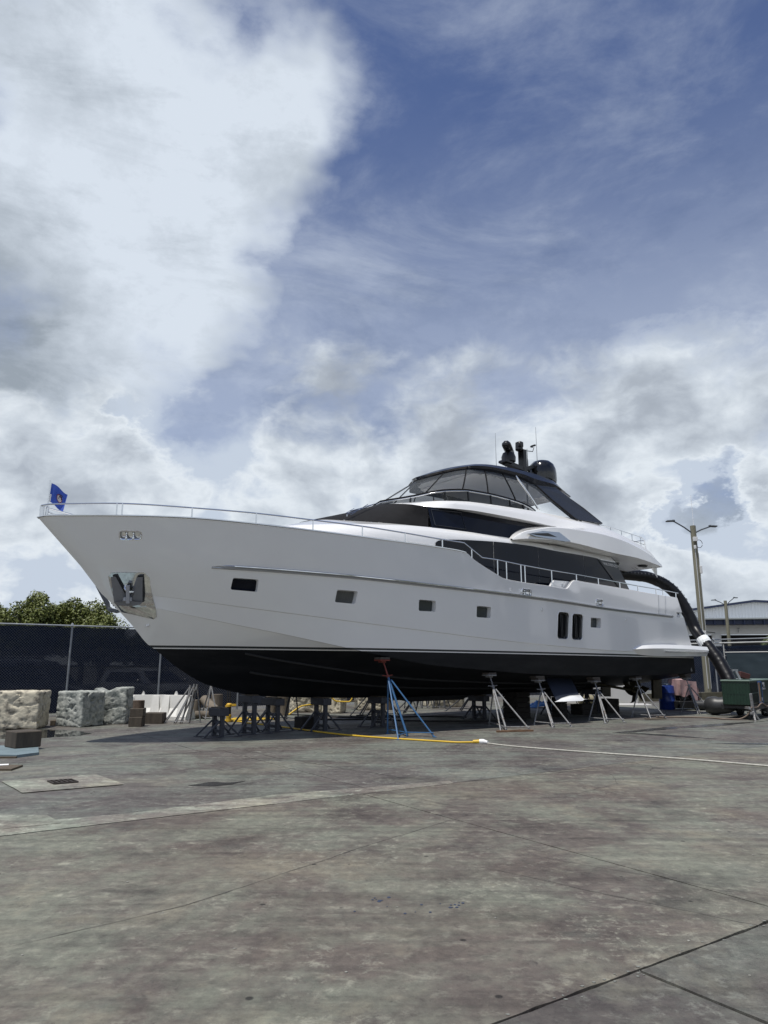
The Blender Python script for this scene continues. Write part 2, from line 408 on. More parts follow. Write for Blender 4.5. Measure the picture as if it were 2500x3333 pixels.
def sheet(name, pts, z, mat, jit=0, step=.12, seed=0):
    out = []
    for i, p in enumerate(pts):
        p = Vector(p); q = Vector(pts[(i+1) % len(pts)]); n = max(1, int((q-p).length/step)) if jit else 1
        for k in range(n):
            t = p.lerp(q, k/n); d = (q-p).normalized(); nv = Vector((-d.y, d.x))
            w = jit*(noise.noise(Vector((t.x*3, t.y*3, seed))) + .6*noise.noise(Vector((t.x*9, t.y*9, seed)))) if k else 0
            t = t + nv*w; out.append((t.x, t.y, z-.003))
    mb = MB(); mb.prism(out, (0, 0, .003)); return struct(mb.build(name, mat, weld=False))
# pale trench strip, repaired patch, inspection slab with iron grate
sheet('paving_strip', [(-9.2, 3.85), (-3.77, 7.48), (-1.29, 9.14), (.99, 10.64), (.94, 10.86), (-1.38, 9.74), (-2.9, 8.55), (-3.9, 8.05), (-9.5, 4.4)], .004, concrete_light, .015, seed=2)
sheet('paving_patch', [(-4.9, 7.15), (-3.42, 8.05), (-3.76, 8.45), (-5.2, 8.5), (-6.5, 7.6)], .008, concrete_light, .02, seed=5)
sl = sheet('inspection_slab', [(-5.49, 10.77), (-4.4, 11.44), (-3.63, 10.51), (-4.72, 9.83)], .012, concrete_light, .01, seed=8)
iron = pm('rusty_iron', (.05, .042, .038), .7, .5, var=.4, vscale=20)
mb = MB(); a = Vector((-4.80, 10.72)); u = Vector((.26, .16)); v = Vector((.21, -.255))
for k in range(6): mb.bar((*(a+u*(k/5)), .021), (*(a+u*(k/5)+v), .021), .02, .02)
for k in (0, .5, 1): mb.bar((*(a+v*k), .020), (*(a+v*k+u), .020), .02, .018)
mb.build('grate', iron, sl)
# cracks: dark open seams with a little width
def crack(pts, w, seed=0, amp=.06):
    C = []
    for i in range(len(pts)-1):
        p = Vector(pts[i]); q = Vector(pts[i+1]); n = max(2, int((q-p).length/.09))
        for k in range(n):
            t = p.lerp(q, k/n); d = (q-p).normalized(); nv = Vector((-d.y, d.x))
            C.append((t + nv*amp*(noise.noise(Vector((t.x*2.2, t.y*2.2, seed))) + .5*noise.noise(Vector((t.x*8, t.y*8, seed)))), nv))
    mb = MB(); L_, R_ = [], []
    for i, (p, nv) in enumerate(C):
        ww = w*.75*(.35 + .9*abs(noise.noise(Vector((p.x*5, p.y*5, seed+9)))))*min(1, i/4+.1, (len(C)-1-i)/4+.1)
        L_.append((p.x+nv.x*ww, p.y+nv.y*ww, .0035)); R_.append((p.x-nv.x*ww, p.y-nv.y*ww, .0035))
    mb.grid([L_, R_]); struct(mb.build('pavement_crack', jointfill, weld=False))
crack([(-2.27, 4.65), (-1.39, 5.43), (-.85, 6.15), (-.09, 7.2), (.88, 8.4)], .007, 1, .02)
crack([(.75, 6.45), (1.01, 6.21), (2.11, 5.29), (3.2, 4.4)], .007, 3, .03)
crack([(1.2, 6.85), (1.74, 6.42), (2.79, 5.63), (4.0, 4.7)], .006, 4, .02)
crack([(-2.84, 14.76), (-1.94, 13.48), (-1.26, 12.74), (-.36, 11.79), (.47, 10.9)], .016, 5, .10)
crack([(-5.03, 13.44), (-3.9, 14.1), (-2.84, 14.8)], .014, 6, .06)
crack([(-3.6, 10.5), (-3.1, 10.35), (-2.68, 10.48)], .02, 7, .05)
crack([(-6.3, 13.4), (-6.2, 12.6), (-5.6, 13.9), (-5.3, 14.4)], .012, 8, .1)
crack([(.99, 10.66), (2.0, 11.25), (3.36, 12.05), (6.94, 13.48)], .010, 9, .03)
crack([(4.3, 13.9), (4.15, 13.2), (4.4, 12.4), (4.1, 11.5)], .010, 10, .08)
crack([(2.2, 9.5), (3.3, 10.6), (3.5, 11.9)], .006, 11, .06)
crack([(.1, 9.9), (.9, 8.9), (1.6, 8.2)], .005, 12, .04)
# pale chipped edges along the open joint
chip = pm('chipped_concrete_edge', (.20, .205, .185), .85, var=.35, vscale=12)
rc = random.Random(31); mb = MB()
for _ in range(110):
    e_ = rc.uniform(-1.5, 7.5); f_ = 2.83 + rc.choice((-1, 1))*(.016+abs(rc.gauss(0, .018))); p = E1*e_ + F1*f_; r_ = rc.uniform(.003, .010)
    mb.prism([(p.x+r_*rc.uniform(.6, 1.8)*math.cos(t_), p.y+r_*rc.uniform(.5, 1.1)*math.sin(t_), .001) for t_ in (0, 1.1, 2.2, 3.3, 4.4, 5.4)], (0, 0, .002+r_*.12))
o = mb.build('concrete_chips', chip, recalc=False); o['kind'] = 'stuff'; o['label'] = 'pale chips of concrete along the open joint at the lower right'
rc = random.Random(5); mb = MB()
for _ in range(420):
    x, y = rc.uniform(-9, 9), 3.2+abs(rc.gauss(0, 8)); r_ = rc.uniform(.002, .007)*(1+y*.06)
    mb.prism([(x+r_*rc.uniform(.6, 1.6)*math.cos(t_), y+r_*rc.uniform(.6, 1.4)*math.sin(t_), .0005) for t_ in (0, 1.3, 2.5, 3.8, 5.0)], (0, 0, r_*.5))
o = mb.build('grit', pm('pale_grit', (.22, .215, .19), .85, var=.5, vscale=3), recalc=False); o['kind'] = 'stuff'; o['label'] = 'loose pale grit scattered over the yard'
# standing water
water = pm('puddle_water', (.018, .019, .018), .02, spec=.7)
damp = pm('damp_concrete', (.055, .055, .054), .20, var=.3, vscale=5, spec=.5)
sheet('puddle', [(-12, 18.7), (-9.86, 19.0), (-9.38, 19.05), (-8.71, 19.12), (-7.74, 18.7), (-7.10, 18.0), (-7.21, 17.45), (-7.73, 17.0), (-8.72, 16.84), (-12, 16.5)], .006, water, .10, seed=21)
sheet('puddle', [(-2.72, 10.44), (-2.45, 10.74), (-2.2, 10.68), (-2.0, 10.83), (-2.12, 10.55), (-2.34, 10.40)], .006, damp, .03, .05, seed=22)
sheet('puddle', [(5.6, 18.2), (6.3, 18.75), (7.06, 19.45), (8.87, 20.6), (11.5, 22.0), (9.2, 20.2), (7.3, 19.15), (6.2, 18.3)], .006, damp, .07, seed=23)
sheet('puddle', [(5.6, 18.2), (6.05, 17.92), (6.79, 17.2), (7.5, 16.75), (7.1, 17.4), (6.3, 18.05)], .006, damp, .05, seed=24)
sheet('puddle', [(6.9, 15.85), (7.4, 15.68), (8.6, 15.5), (8.7, 15.75), (7.8, 15.85)], .006, damp, .05, seed=25)
# small dark paint drips
bluepaint = pm('blue_paint_drip', (.03, .045, .085), .7)
rp = random.Random(9)
mb = MB()
for (cx, cy, n_, sp) in ((.49, 5.45, 10, .10), (-.06, 5.55, 7, .10), (.25, 5.3, 5, .2)):
    for _ in range(n_):
        x = cx + rp.gauss(0, sp); y = cy + rp.gauss(0, sp*.6); r = rp.uniform(.004, .015)
        mb.lathe([(r, .001), (r*.9, .003)], (x, y, .001), 9)
struct(mb.build('paint_drips', bluepaint))
# key level lines and fittings of the yacht in metres, as (station from bow, half breadth to port, height)
LV = {
 'sheer': [(0, 0, 4.76), (0.03, 0.09, 4.765), (0.15, 0.24, 4.78), (0.5, 0.52, 4.78), (1, 0.9, 4.78), (1.6, 1.27, 4.785), (2.5, 1.7, 4.79), (4, 2.2, 4.75), (5.5, 2.45, 4.71), (7.2, 2.62, 4.67), (9.2, 2.76, 4.62), (10.0, 2.8, 4.56), (10.2, 2.8, 4.44), (11.1, 2.82, 4.06), (11.4, 2.82, 3.96), (12, 2.83, 3.91), (13.4, 2.85, 3.86), (13.93, 2.85, 3.83), (14.38, 2.84, 4.12), (14.8, 2.84, 4.1), (16.6, 2.82, 4.03), (18.7, 2.75, 3.95), (20.05, 2.7, 3.91)],
 'rub': [(0.95, 0, 3.79), (1.05, 0.2, 3.79), (1.5, 0.62, 3.8), (2.5, 1.25, 3.8), (3.34, 1.64, 3.79), (4.66, 2.03, 3.76), (6.49, 2.35, 3.72), (8.86, 2.63, 3.63), (10.5, 2.75, 3.57), (13.36, 2.83, 3.47), (16.43, 2.82, 3.32), (19.69, 2.74, 3.24), (20.35, 2.71, 3.22)],
 'knuckle': [(1.45, 0, 3.2), (1.6, 0.16, 3.2), (2.2, 0.55, 3.17), (3, 1.03, 3.08), (4.14, 1.49, 2.94), (6.28, 2.05, 2.72), (8.98, 2.46, 2.48), (12.61, 2.72, 2.22), (16.83, 2.76, 2.05), (20.85, 2.66, 2.0)],
 'chine': [(1.72, 0, 2.97), (1.85, 0.2, 2.96), (2.48, 0.62, 2.88), (3.06, 0.87, 2.76), (4.37, 1.33, 2.5), (4.82, 1.46, 2.42), (6.4, 1.88, 2.11), (7.75, 2.15, 1.85), (9.08, 2.32, 1.64), (10.69, 2.45, 1.51), (13.52, 2.55, 1.35), (16.95, 2.57, 1.3), (21.1, 2.51, 1.34)],
 'keel': [(1.72, 0, 2.97), (2.2, 0, 2.5), (2.58, 0, 2.09), (2.72, 0, 2.0), (3.32, 0, 1.56), (4.03, 0, 1.18), (4.53, 0, 1.04), (5.25, 0, 0.9), (6.01, 0, 0.84), (8, 0, 0.76), (11.02, 0, 0.72), (15, 0, 0.72), (18, 0, 0.8), (21, 0, 0.9)]}
D = {
 'portholes': [[(3.833, 1.671, 3.559), (4.39, 1.845, 3.54), (4.42, 1.73, 3.27), (3.841, 1.54, 3.303)], [(6.282, 2.227, 3.395), (6.824, 2.308, 3.381), (6.795, 2.229, 3.08), (6.268, 2.148, 3.103)], [(8.56, 2.527, 3.26), (9.083, 2.588, 3.247), (9.092, 2.546, 2.975), (8.581, 2.48, 2.975)], [(10.425, 2.685, 3.179), (10.928, 2.71, 3.168), (10.92, 2.67, 2.872), (10.434, 2.64, 2.879)], [(15.083, 2.802, 3.039), (15.574, 2.803, 3.033), (15.552, 2.786, 2.74), (15.065, 2.783, 2.744)]],
 'vents': [[(13.569, 2.806, 3.16), (14.084, 2.807, 3.155), (14.034, 2.748, 2.357), (13.535, 2.743, 2.365)], [(14.209, 2.806, 3.133), (14.721, 2.807, 3.126), (14.674, 2.754, 2.343), (14.171, 2.749, 2.351)]],
 'fairleads': [[(1.457, 0.995, 4.478), (1.856, 1.219, 4.475), (1.886, 1.142, 4.306), (1.493, 0.916, 4.304)], [(12.068, 2.813, 3.721), (12.426, 2.821, 3.717), (12.431, 2.807, 3.535), (12.076, 2.797, 3.542)], [(15.359, 2.827, 3.602), (15.694, 2.825, 3.6), (15.678, 2.823, 3.419), (15.345, 2.824, 3.432)]],
 'plate': [(1.465, 0.351, 3.552), (1.496, 0.452, 3.626), (2.083, 0.852, 3.636), (2.219, 0.854, 3.53), (2.555, 0.505, 2.696), (2.514, 0.43, 2.643), (1.918, 0.032, 2.799), (1.728, 0.047, 3.003)],
 'fluke_l': [(1.517, 0.518, 3.529), (1.571, 0.567, 3.534), (1.845, 0.45, 3.172), (1.863, 0.389, 3.034), (1.723, 0.187, 3.01)],
 'fluke_r': [(1.982, 0.835, 3.525), (2.061, 0.89, 3.529), (2.186, 0.605, 3.005), (1.997, 0.485, 3.034), (1.977, 0.546, 3.183)],
 'crown': [(1.709, 0.235, 3.004), (1.85, 0.435, 3.025), (1.958, 0.513, 3.025), (2.166, 0.645, 2.993), (2.151, 0.614, 2.951), (2.047, 0.514, 2.92), (1.789, 0.258, 2.937)],
 'shank': [(1.836, 0.65, 3.35), (1.909, 0.454, 2.981)],
 'ring': [(1.912, 0.514, 3.305)],
 'bolt': [(2.449, 0.256, 2.511)],
 'rail': [(0.034, 0.045, 5.026), (0.161, 0.199, 5.043), (0.632, 0.57, 5.052), (1.446, 1.125, 5.061), (2.765, 1.738, 5.03), (4.113, 2.169, 5.002), (5.476, 2.396, 4.972), (6.794, 2.529, 4.955), (8.046, 2.629, 4.909), (9.232, 2.712, 4.854), (9.963, 2.748, 4.833), (10.61, 2.759, 4.489), (11.175, 2.77, 4.478), (12.143, 2.782, 4.41), (13.388, 2.8, 4.346), (14.516, 2.79, 4.312), (15.591, 2.781, 4.267), (16.706, 2.766, 4.218), (17.728, 2.732, 4.178), (18.809, 2.696, 4.147), (20.207, 2.65, 4.086)],
 'posts': [(1.342, 1.061, 4.95), (1.441, 1.122, 4.952), (2.767, 1.739, 4.981), (4.117, 2.17, 4.902), (5.478, 2.396, 4.884), (6.795, 2.529, 4.863), (8.045, 2.629, 4.83), (9.23, 2.712, 4.78), (10.238, 2.751, 4.583), (11.188, 2.77, 4.239), (11.532, 2.772, 4.18), (12.104, 2.781, 4.179), (12.264, 2.784, 4.147), (13.386, 2.8, 4.137), (14.524, 2.79, 4.238), (15.584, 2.781, 4.199), (16.697, 2.767, 4.149), (17.717, 2.733, 4.096), (18.797, 2.696, 4.062), (19.218, 2.681, 4.057), (20.061, 2.65, 4.002)],
 'rubrail': [(3.341, 1.64, 3.789), (4.661, 2.03, 3.76), (6.488, 2.349, 3.72), (8.858, 2.63, 3.634), (13.355, 2.83, 3.469), (16.433, 2.82, 3.32), (19.686, 2.74, 3.238)],
 'gate': [(18.848, 2.745, 3.937), (19.271, 2.729, 3.931), (19.145, 2.752, 3.309), (18.733, 2.762, 3.312)],
 'slot': [(19.865, 2.726, 3.403), (20.49, 2.707, 3.42), (20.476, 2.71, 3.238), (19.867, 2.732, 3.235)],
 'smallfit': [(11.615, 2.795, 3.669), (11.999, 2.805, 3.649), (12.886, 2.794, 3.183), (16.83, 2.8, 3.047)],
 'crease': [(2.719, 0.169, 2.195), (3.541, 0.526, 2.061)],
 'six': [(20.799, 2.542, 1.461)]}
# ================================================================== YACHT
yacht = thing('motor_yacht', 'white motor yacht with black bottom and dark windows propped up on stands', 'yacht', (BX, BY, 0), ANG)
Y = lambda s, b, z: (s, -b, z)            # boat frame: s aft from the bow, b to port, z above the yard
def mir(p): return (p[0], -p[1], p[2])
HL = {k: curve(v, np.linspace(0, 1, 700)) for k, v in LV.items()}
ORDER = ('keel', 'chine', 'knuckle', 'rub', 'sheer')
def hull_b(s, z):
    zs, bs = [], []
    for k in ORDER:
        p = HL[k]; zs.append(float(np.interp(s, p[:, 0], p[:, 2]))); bs.append(float(np.interp(s, p[:, 0], p[:, 1])))
    return float(np.interp(z, zs, bs))
def build_hull():
    N = 230; ts = np.linspace(0, 1, N)**1.35
    C = {k: curve(v, ts) for k, v in LV.items()}
    fade = np.clip((ts-.03)/.12, 0, 1)
    def row(i):
        k, c, n_, r, s = [C[q][i] for q in ORDER]; f = fade[i]; out = []
        out += [k, k*.66+c*.34, k*.33+c*.67]
        ci = c.copy(); ci[1] = max(0, ci[1]-.035*f); ci[2] -= .004*f; out += [ci, c]
        ni = n_.copy(); ni[1] = max(0, ni[1]-.022*f); ni[2] -= .012*f; out += [c*.5+ni*.5, ni, n_]
        out += [n_*.67+r*.33, n_*.33+r*.67, r, r*.67+s*.33, r*.33+s*.67, s]
        t = s.copy(); t[2] += .012; t[1] = max(0, t[1]-.02); t[0] += .02*(1-ts[i]); out.append(t)
        t = t.copy(); t[1] = max(0, s[1]-.11); t[0] += .10*(1-ts[i]); out.append(t)
        zd = float(np.interp(s[0], [0, 2.5, 6.5, 9.2, 11.6], [s[2]-.10, s[2]-.12, 4.3, 4.25, 3.32]))
        d = t.copy(); d[0] = max(t[0], s[0]+.14*(1-ts[i])); d[1] = max(0, min(t[1]-.015, hull_b(d[0], zd)-.06)); d[2] = zd; out.append(d)
        e = d.copy(); e[1] = 0; out.append(e)
        return out
    rows = [row(i) for i in range(N)]
    mb = MB(); mb.grid([[Y(*p) for p in r] for r in rows]); mb.grid([[Y(p[0], -p[1], p[2]) for p in r] for r in rows])
    last = rows[-1]
    for i in range(len(last)-1):
        a, b = last[i], last[i+1]
        mb.add([Y(*a), Y(*b), Y(b[0], -b[1], b[2]), Y(a[0], -a[1], a[2])], [(0, 1, 2, 3)])
    me = mb.mesh('hull', [gel]); bm = bmesh.new(); bm.from_mesh(me)
    bmesh.ops.remove_doubles(bm, verts=bm.verts, dist=4e-4); bmesh.ops.dissolve_degenerate(bm, edges=bm.edges, dist=1e-5)
    bmesh.ops.recalc_face_normals(bm, faces=bm.faces); bm.to_mesh(me); bm.free()
    return me
def rounded(poly, rad, n=4):
    """round the corners of a polygon of (s, z) points"""
    out = []; P = [Vector(p) for p in poly]
    for i, p in enumerate(P):
        a = (P[i-1]-p); c = (P[(i+1) % len(P)]-p); r = min(rad, a.length*.45, c.length*.45); a = p + a.normalized()*r; c = p + c.normalized()*r
        for k in range(n+1):
            t = k/n; out.append(a*(1-t)**2 + p*2*t*(1-t) + c*t*t)
    return out
def sz(p): return [(q[0], q[2]) for q in p]
recess = [(sz(p), .045, d) for p, d in zip(D['portholes'], (.09, .13, .15, .15, .17))] + [(sz(p), .13, .16) for p in D['vents']] + [(sz(p), .05, .10) for p in D['fairleads']] + [(sz(D['slot']), .03, .25)]
hull_me = build_hull()
hull_o = bpy.data.objects.new('hull', hull_me); COL.objects.link(hull_o)
cut = MB()
for side in (1, -1):
    for poly, rad, dep in recess:
        q = rounded(poly, rad); inn = [(p.x, -side*(hull_b(p.x, p.y)-dep), p.y) for p in q]; outr = [(p.x, -side*(hull_b(p.x, p.y)+.3), p.y) for p in q]
        n = len(q); cut.add(inn+outr, [tuple(range(n)), tuple(reversed(range(n, 2*n)))] + [(i, n+i, n+(i+1) % n, (i+1) % n) for i in range(n)])
cut_o = bpy.data.objects.new('cutter', cut.mesh('cutter', [gel])); COL.objects.link(cut_o)
md = hull_o.modifiers.new('recesses', 'BOOLEAN'); md.operation = 'DIFFERENCE'; md.solver = 'EXACT'; md.object = cut_o
dg = bpy.context.evaluated_depsgraph_get(); me2 = bpy.data.meshes.new_from_object(hull_o.evaluated_get(dg))
bpy.data.objects.remove(hull_o); bpy.data.objects.remove(cut_o)
boot = pm('boot_stripe_grey', (.045, .048, .05), .25)
def slab_of(me, lo, hi, name, mat):
    bm = bmesh.new(); bm.from_mesh(me); n = Vector((.0078, 0, 1)).normalized()
    for z, keep_above in ((lo, True), (hi, False)):
        if z is None: continue
        bmesh.ops.bisect_plane(bm, geom=bm.verts[:]+bm.edges[:]+bm.faces[:], plane_co=(2.7, 0, z), plane_no=n, clear_inner=keep_above, clear_outer=not keep_above)
    m2 = bpy.data.meshes.new(name); bm.to_mesh(m2); bm.free(); m2.materials.clear(); m2.materials.append(mat)
    m2.polygons.foreach_set('material_index', [0]*len(m2.polygons))
    m2.polygons.foreach_set('use_smooth', [True]*len(m2.polygons)); m2.set_sharp_from_angle(angle=R(14))
    o = bpy.data.objects.new(name, m2); COL.objects.link(o); o.parent = yacht; return o
slab_of(me2, 2.075, None, 'hull', gel)
slab_of(me2, 2.025, 2.075, 'boot_stripe', boot)
slab_of(me2, 2.0, 2.025, 'white_stripe', gel)
slab_of(me2, None, 2.0, 'hull_bottom', black_paint)

# ---- portholes, air intakes, fairleads
pane_m = glass_dark
grey_pane = pm('grey_porthole_glass', (.045, .055, .055), .08, spec=.6)
curtain_m = pm('grey_curtain', (.30, .31, .30), .9, var=.1)
thin_glass = pmix('tinted_pane', (.01, .013, .014), .45, .03)
for side in (1, -1):
    for i, (p, dep) in enumerate(zip(D['portholes'], (.09, .13, .15, .15, .17))):
        q = rounded(sz(p), .05); cx = sum(v.x for v in q)/len(q); cz = sum(v.y for v in q)/len(q)
        pl = [(cx+(v.x-cx)*.97, -side*(hull_b(v.x, v.y)-dep+.012), cz+(v.y-cz)*.96) for v in q]
        mb = MB(); mb.add(pl, [tuple(range(len(pl)))]); f = mb.build('porthole', thin_glass if i == 1 else (pane_m if i == 0 else grey_pane), yacht, recalc=False)
        if i == 1:
            mb = MB(); (s0, z0), (s1, z1), (s2, z2), (s3, z3) = [(q_[0], q_[2]) for q_ in p]
            rows = []
            for v in (0, 1):
                rw = []
                for k in range(49):
                    u = k/48; s_ = (s0*(1-u)+s1*u)*(1-v) + (s3*(1-u)+s2*u)*v; z_ = (z0*(1-u)+z1*u)*(1-v) + (z3*(1-u)+z2*u)*v
                    s_ = cx+(s_-cx)*.95; z_ = cz+(z_-cz)*.93
                    rw.append((s_, -side*(hull_b(s_, z_)-dep+.005+.0035*math.sin(u*50)), z_))
                rows.append(rw)
            mb.grid(rows); mb.build('curtain', curtain_m, f, smooth=60)
def rim(name, poly, rad, w, r, mat, parent, off=0.0, n=5):
    """a tube frame that follows the hull round an opening"""
    q = rounded(poly, rad, n); pts = [(v.x, -(hull_b(v.x, v.y)+off), v.y) for v in q]; pts += pts[:2]
    mb = MB(); mb.tube(pts, r, 6, cap=False); return mb.build(name, mat, parent, smooth=50)
vent_dark = pm('vent_dark', (.022, .024, .026), .18, coat=.5)
for p in D['vents']:
    poly = sz(p); r_ = rim('air_intake', poly, .13, 0, .016, gel, yacht, .0)
    q = rounded(poly, .13, 6); cx = sum(v.x for v in q)/len(q); cz = sum(v.y for v in q)/len(q)
    mb = MB(); rings = []
    for k, (sc, dp) in enumerate(((.985, .004), (.93, .02), (.86, .075), (.80, .08), (.77, .14))):
        rings.append([(cx+(v.x-cx)*sc, -(hull_b(v.x, v.y)-dp), cz+(v.y-cz)*(1-(1-sc)*.5)) for v in q+[q[0]]])
    mb.grid(rings); mb.build('intake_liner', vent_dark, r_, smooth=40)
    mb = MB(); mb.add([(v[0], v[1], v[2]) for v in rings[-1][:-1]], [tuple(range(len(q)))]); mb.build('intake_back', blackpl, r_)
    mb = MB(); zs_ = [v.y for v in q]; zt, zb = max(zs_)-.07, min(zs_)+.07
    for s_ in (cx+.0, cx+.06): mb.box((s_, -(hull_b(cx, cz)-.10), (zt+zb)/2), (.022, .05, zt-zb))
    mb.build('intake_vane', vent_dark, r_)
for i, p in enumerate(D['fairleads']):
    poly = sz(p); fr = rim('fairlead', poly, .06, 0, .018, chrome, yacht, .004)
    mb = MB(); q = rounded(poly, .05); cx = sum(v.x for v in q)/len(q); cz = sum(v.y for v in q)/len(q)
    inner = [(v.x, -(hull_b(v.x, v.y)-.094), v.y) for v in q]; mb.add(inner, [tuple(range(len(q)))]); mb.build('fairlead_back', chrome, fr)
    mb = MB(); w_ = abs(poly[1][0]-poly[0][0]); h_ = abs(poly[0][1]-poly[3][1])
    for k in ((-.16, .16) if i == 0 else (-.1,)):
        mb = MB(); b0 = hull_b(cx+k*w_, cz)-.04; mb.lathe([(.022, -h_/2), (.03, -h_/2+.02), (.016, -.02), (.016, .02), (.03, h_/2-.02), (.022, h_/2)], (cx+k*w_, -b0, cz), 10); mb.build('roller', steel, fr, smooth=40)
    if i: mb = MB(); mb.box((cx+w_*.2, -(hull_b(cx, cz)-.03), cz-.01), (w_*.34, .05, h_*.5), bev=.01); mb.bar((cx-w_*.5, -(hull_b(cx, cz)-.05), cz), (cx+w_*.5, -(hull_b(cx, cz)-.05), cz), .02); mb.build('fairlead_bar', steel, fr)
# stern mooring slot fittings
mb = MB(); mb.box((20.2, -(hull_b(20.2, 3.32)-.2), 3.30), (.30, .12, .09), bev=.02); mb.box((20.05, -(hull_b(20.05, 3.3)-.13), 3.33), (.10, .10, .13), bev=.02)
mb.build('mooring_winch', steel, yacht)
mb = MB(); q = rounded(sz(D['slot']), .03); mb.add([(v.x, -(hull_b(v.x, v.y)-.245), v.y) for v in q], [tuple(range(len(q)))]); mb.build('slot_back', blackpl, yacht)
# small through-hull fittings
for p in D['smallfit']:
    mb = MB(); b_ = hull_b(p[0], p[2]); mb.box((p[0], -(b_+.004), p[2]), (.05, .03, .10), bev=.01); mb.box((p[0]-.012, -(b_+.02), p[2]), (.016, .02, .07)); mb.build('hull_fitting', steel, yacht)
p = D['bolt'][0]; mb = MB(); mb.box((p[0], -(hull_b(p[0], p[2])+.01), p[2]), (.08, .05, .07), bev=.02); mb.build('bow_eye', gel, yacht)
# rubbing strake and toe rail
def follow(pts, off, n=120):
    c = curve(pts, np.linspace(0, 1, n)); return c
for side in (1, -1):
    c = curve(D['rubrail'], np.linspace(0, 1, 140)); mb = MB()
    rows = []
    for k, (s_, b_, z_) in enumerate(c):
        b_ = hull_b(s_, z_); f = min(1, k/8+.15, (139-k)/4+.1)
        rows.append([(s_, -side*(b_-.01+o*f), z_+dz) for o, dz in ((.0, .05), (.045, .042), (.062, .018), (.045, -.006), (.03, -.012), (.045, -.02), (.035, -.04), (0, -.05))])
    mb.grid(rows); rs = mb.build('rubbing_strake', pm('strake_grey', (.42, .43, .44), .22, .6), yacht, smooth=30)
    mb = MB(); mb.tube([(s_, -side*(hull_b(s_, z_)+.048), z_+.02) for s_, b_, z_ in c[4:-2]], .012, 6); mb.build('strake_trim', chrome, rs, smooth=50)
    cs = HL['sheer']; mb = MB(); mb.tube([(p[0]-.012, -side*(p[1]+.004), p[2]+.006) for p in cs[::4] if p[0] < 10.0], .018, 6); mb.build('sheer_trim', steel, yacht, smooth=50)
# bulwark gate outline
gp = [(q[0], -(hull_b(q[0], q[2])+.003), q[2]) for q in D['gate']]
mb = MB(); mb.tube([gp[0], gp[3]], .010, 5); mb.tube([gp[1], gp[2]], .010, 5); mb.tube([gp[3], gp[2]], .009, 5)
for q in (gp[2], gp[3]): mb.box((q[0], q[1], q[2]+.06), (.03, .02, .12))
mb.build('bulwark_gate', pm('seam_shadow_steel', (.5, .51, .52), .3, .6), yacht)  # plain grey metal lines mark the gate seams
# chrome anchor pocket plate, both sides, and the anchors
mirrorplate = pm('scratched_mirror_plate', (.62, .63, .62), .10, 1.0, var=.25, vscale=14, bump=.12, bscale=5)
anchor_grey = pm('anchor_grey_paint', (.17, .175, .19), .45, var=.12)
for side in (1, -1):
    poly = [Vector(q) for q in sz(D['plate'])]; cx = sum(v.x for v in poly)/8; cz = sum(v.y for v in poly)/8
    dense = []
    for i, p_ in enumerate(poly):
        for k in range(8): dense.append(p_.lerp(poly[(i+1) % 8], k/8))
    dense.append(dense[0]); rings = []
    for sc in (1, .985, .8, .6, .4, .2, .05):
        rings.append([(cx+(v.x-cx)*sc, -side*(max(hull_b(cx+(v.x-cx)*sc, cz+(v.y-cz)*sc), .0)+(.006 if sc == 1 else .022)), cz+(v.y-cz)*sc) for v in dense])
    mb = MB(); mb.grid(rings); mb.add(rings[-1][:-1], [tuple(range(len(dense)-1))]); plate = mb.build('anchor_plate', mirrorplate, yacht, smooth=30)
    anc = bpy.data.objects.new('anchor', None); COL.objects.link(anc); anc.parent = yacht
    def fl(name, pts, th, mat=anchor_grey):
        ex = 0 if side > 0 else .34
        mb = MB(); mb.prism([(q[0]+ex*.1, -side*(q[1]+ex*1.15), q[2]-ex*.25) for q in pts], (-.02, side*th, 0)); return mb.build(name, mat, anc)
    fl('fluke', D['fluke_l'], .05); fl('fluke', D['fluke_r'], .05); fl('crown', D['crown'], .10)
    a_, b_ = D['shank']; mb = MB(); mb.bar((a_[0], -side*(a_[1]-.03), a_[2]), (b_[0], -side*(b_[1]+.02), b_[2]), .075, .075); mb.box((b_[0]-.01, -side*(b_[1]+.0), b_[2]+.08), (.17, .12, .09), bev=.01)
    mb.build('shank', pm('shank_grey', (.36, .37, .40), .4), anc)
    r_ = D['ring'][0]; M_ = Matrix.Rotation(R(60)*side, 3, 'X'); pts = [Vector((r_[0], -side*(r_[1]+.02), r_[2])) + M_ @ Vector((.11*math.cos(t), .11*math.sin(t), 0)) for t in np.linspace(0, 2*math.pi, 18)]
    mb = MB(); mb.tube(pts, .028, 8, cap=False); mb.tube([(r_[0]-.02, -side*(r_[1]-.12), r_[2]+.05), (r_[0]-.28, -side*(r_[1]-.02), r_[2]+.36)], .07, 12); mb.build('hawse_pipe', steel, plate, smooth=40)
# bow eye crease
# "6" draught mark
p = D['six'][0]; text_obj('draught_mark', '6', .19, pm('mark_white', (.45, .45, .42), .6), frame((p[0], -(hull_b(p[0], p[2])+.01), p[2]), (1, 0, 0), (0, 0, 1)), yacht)

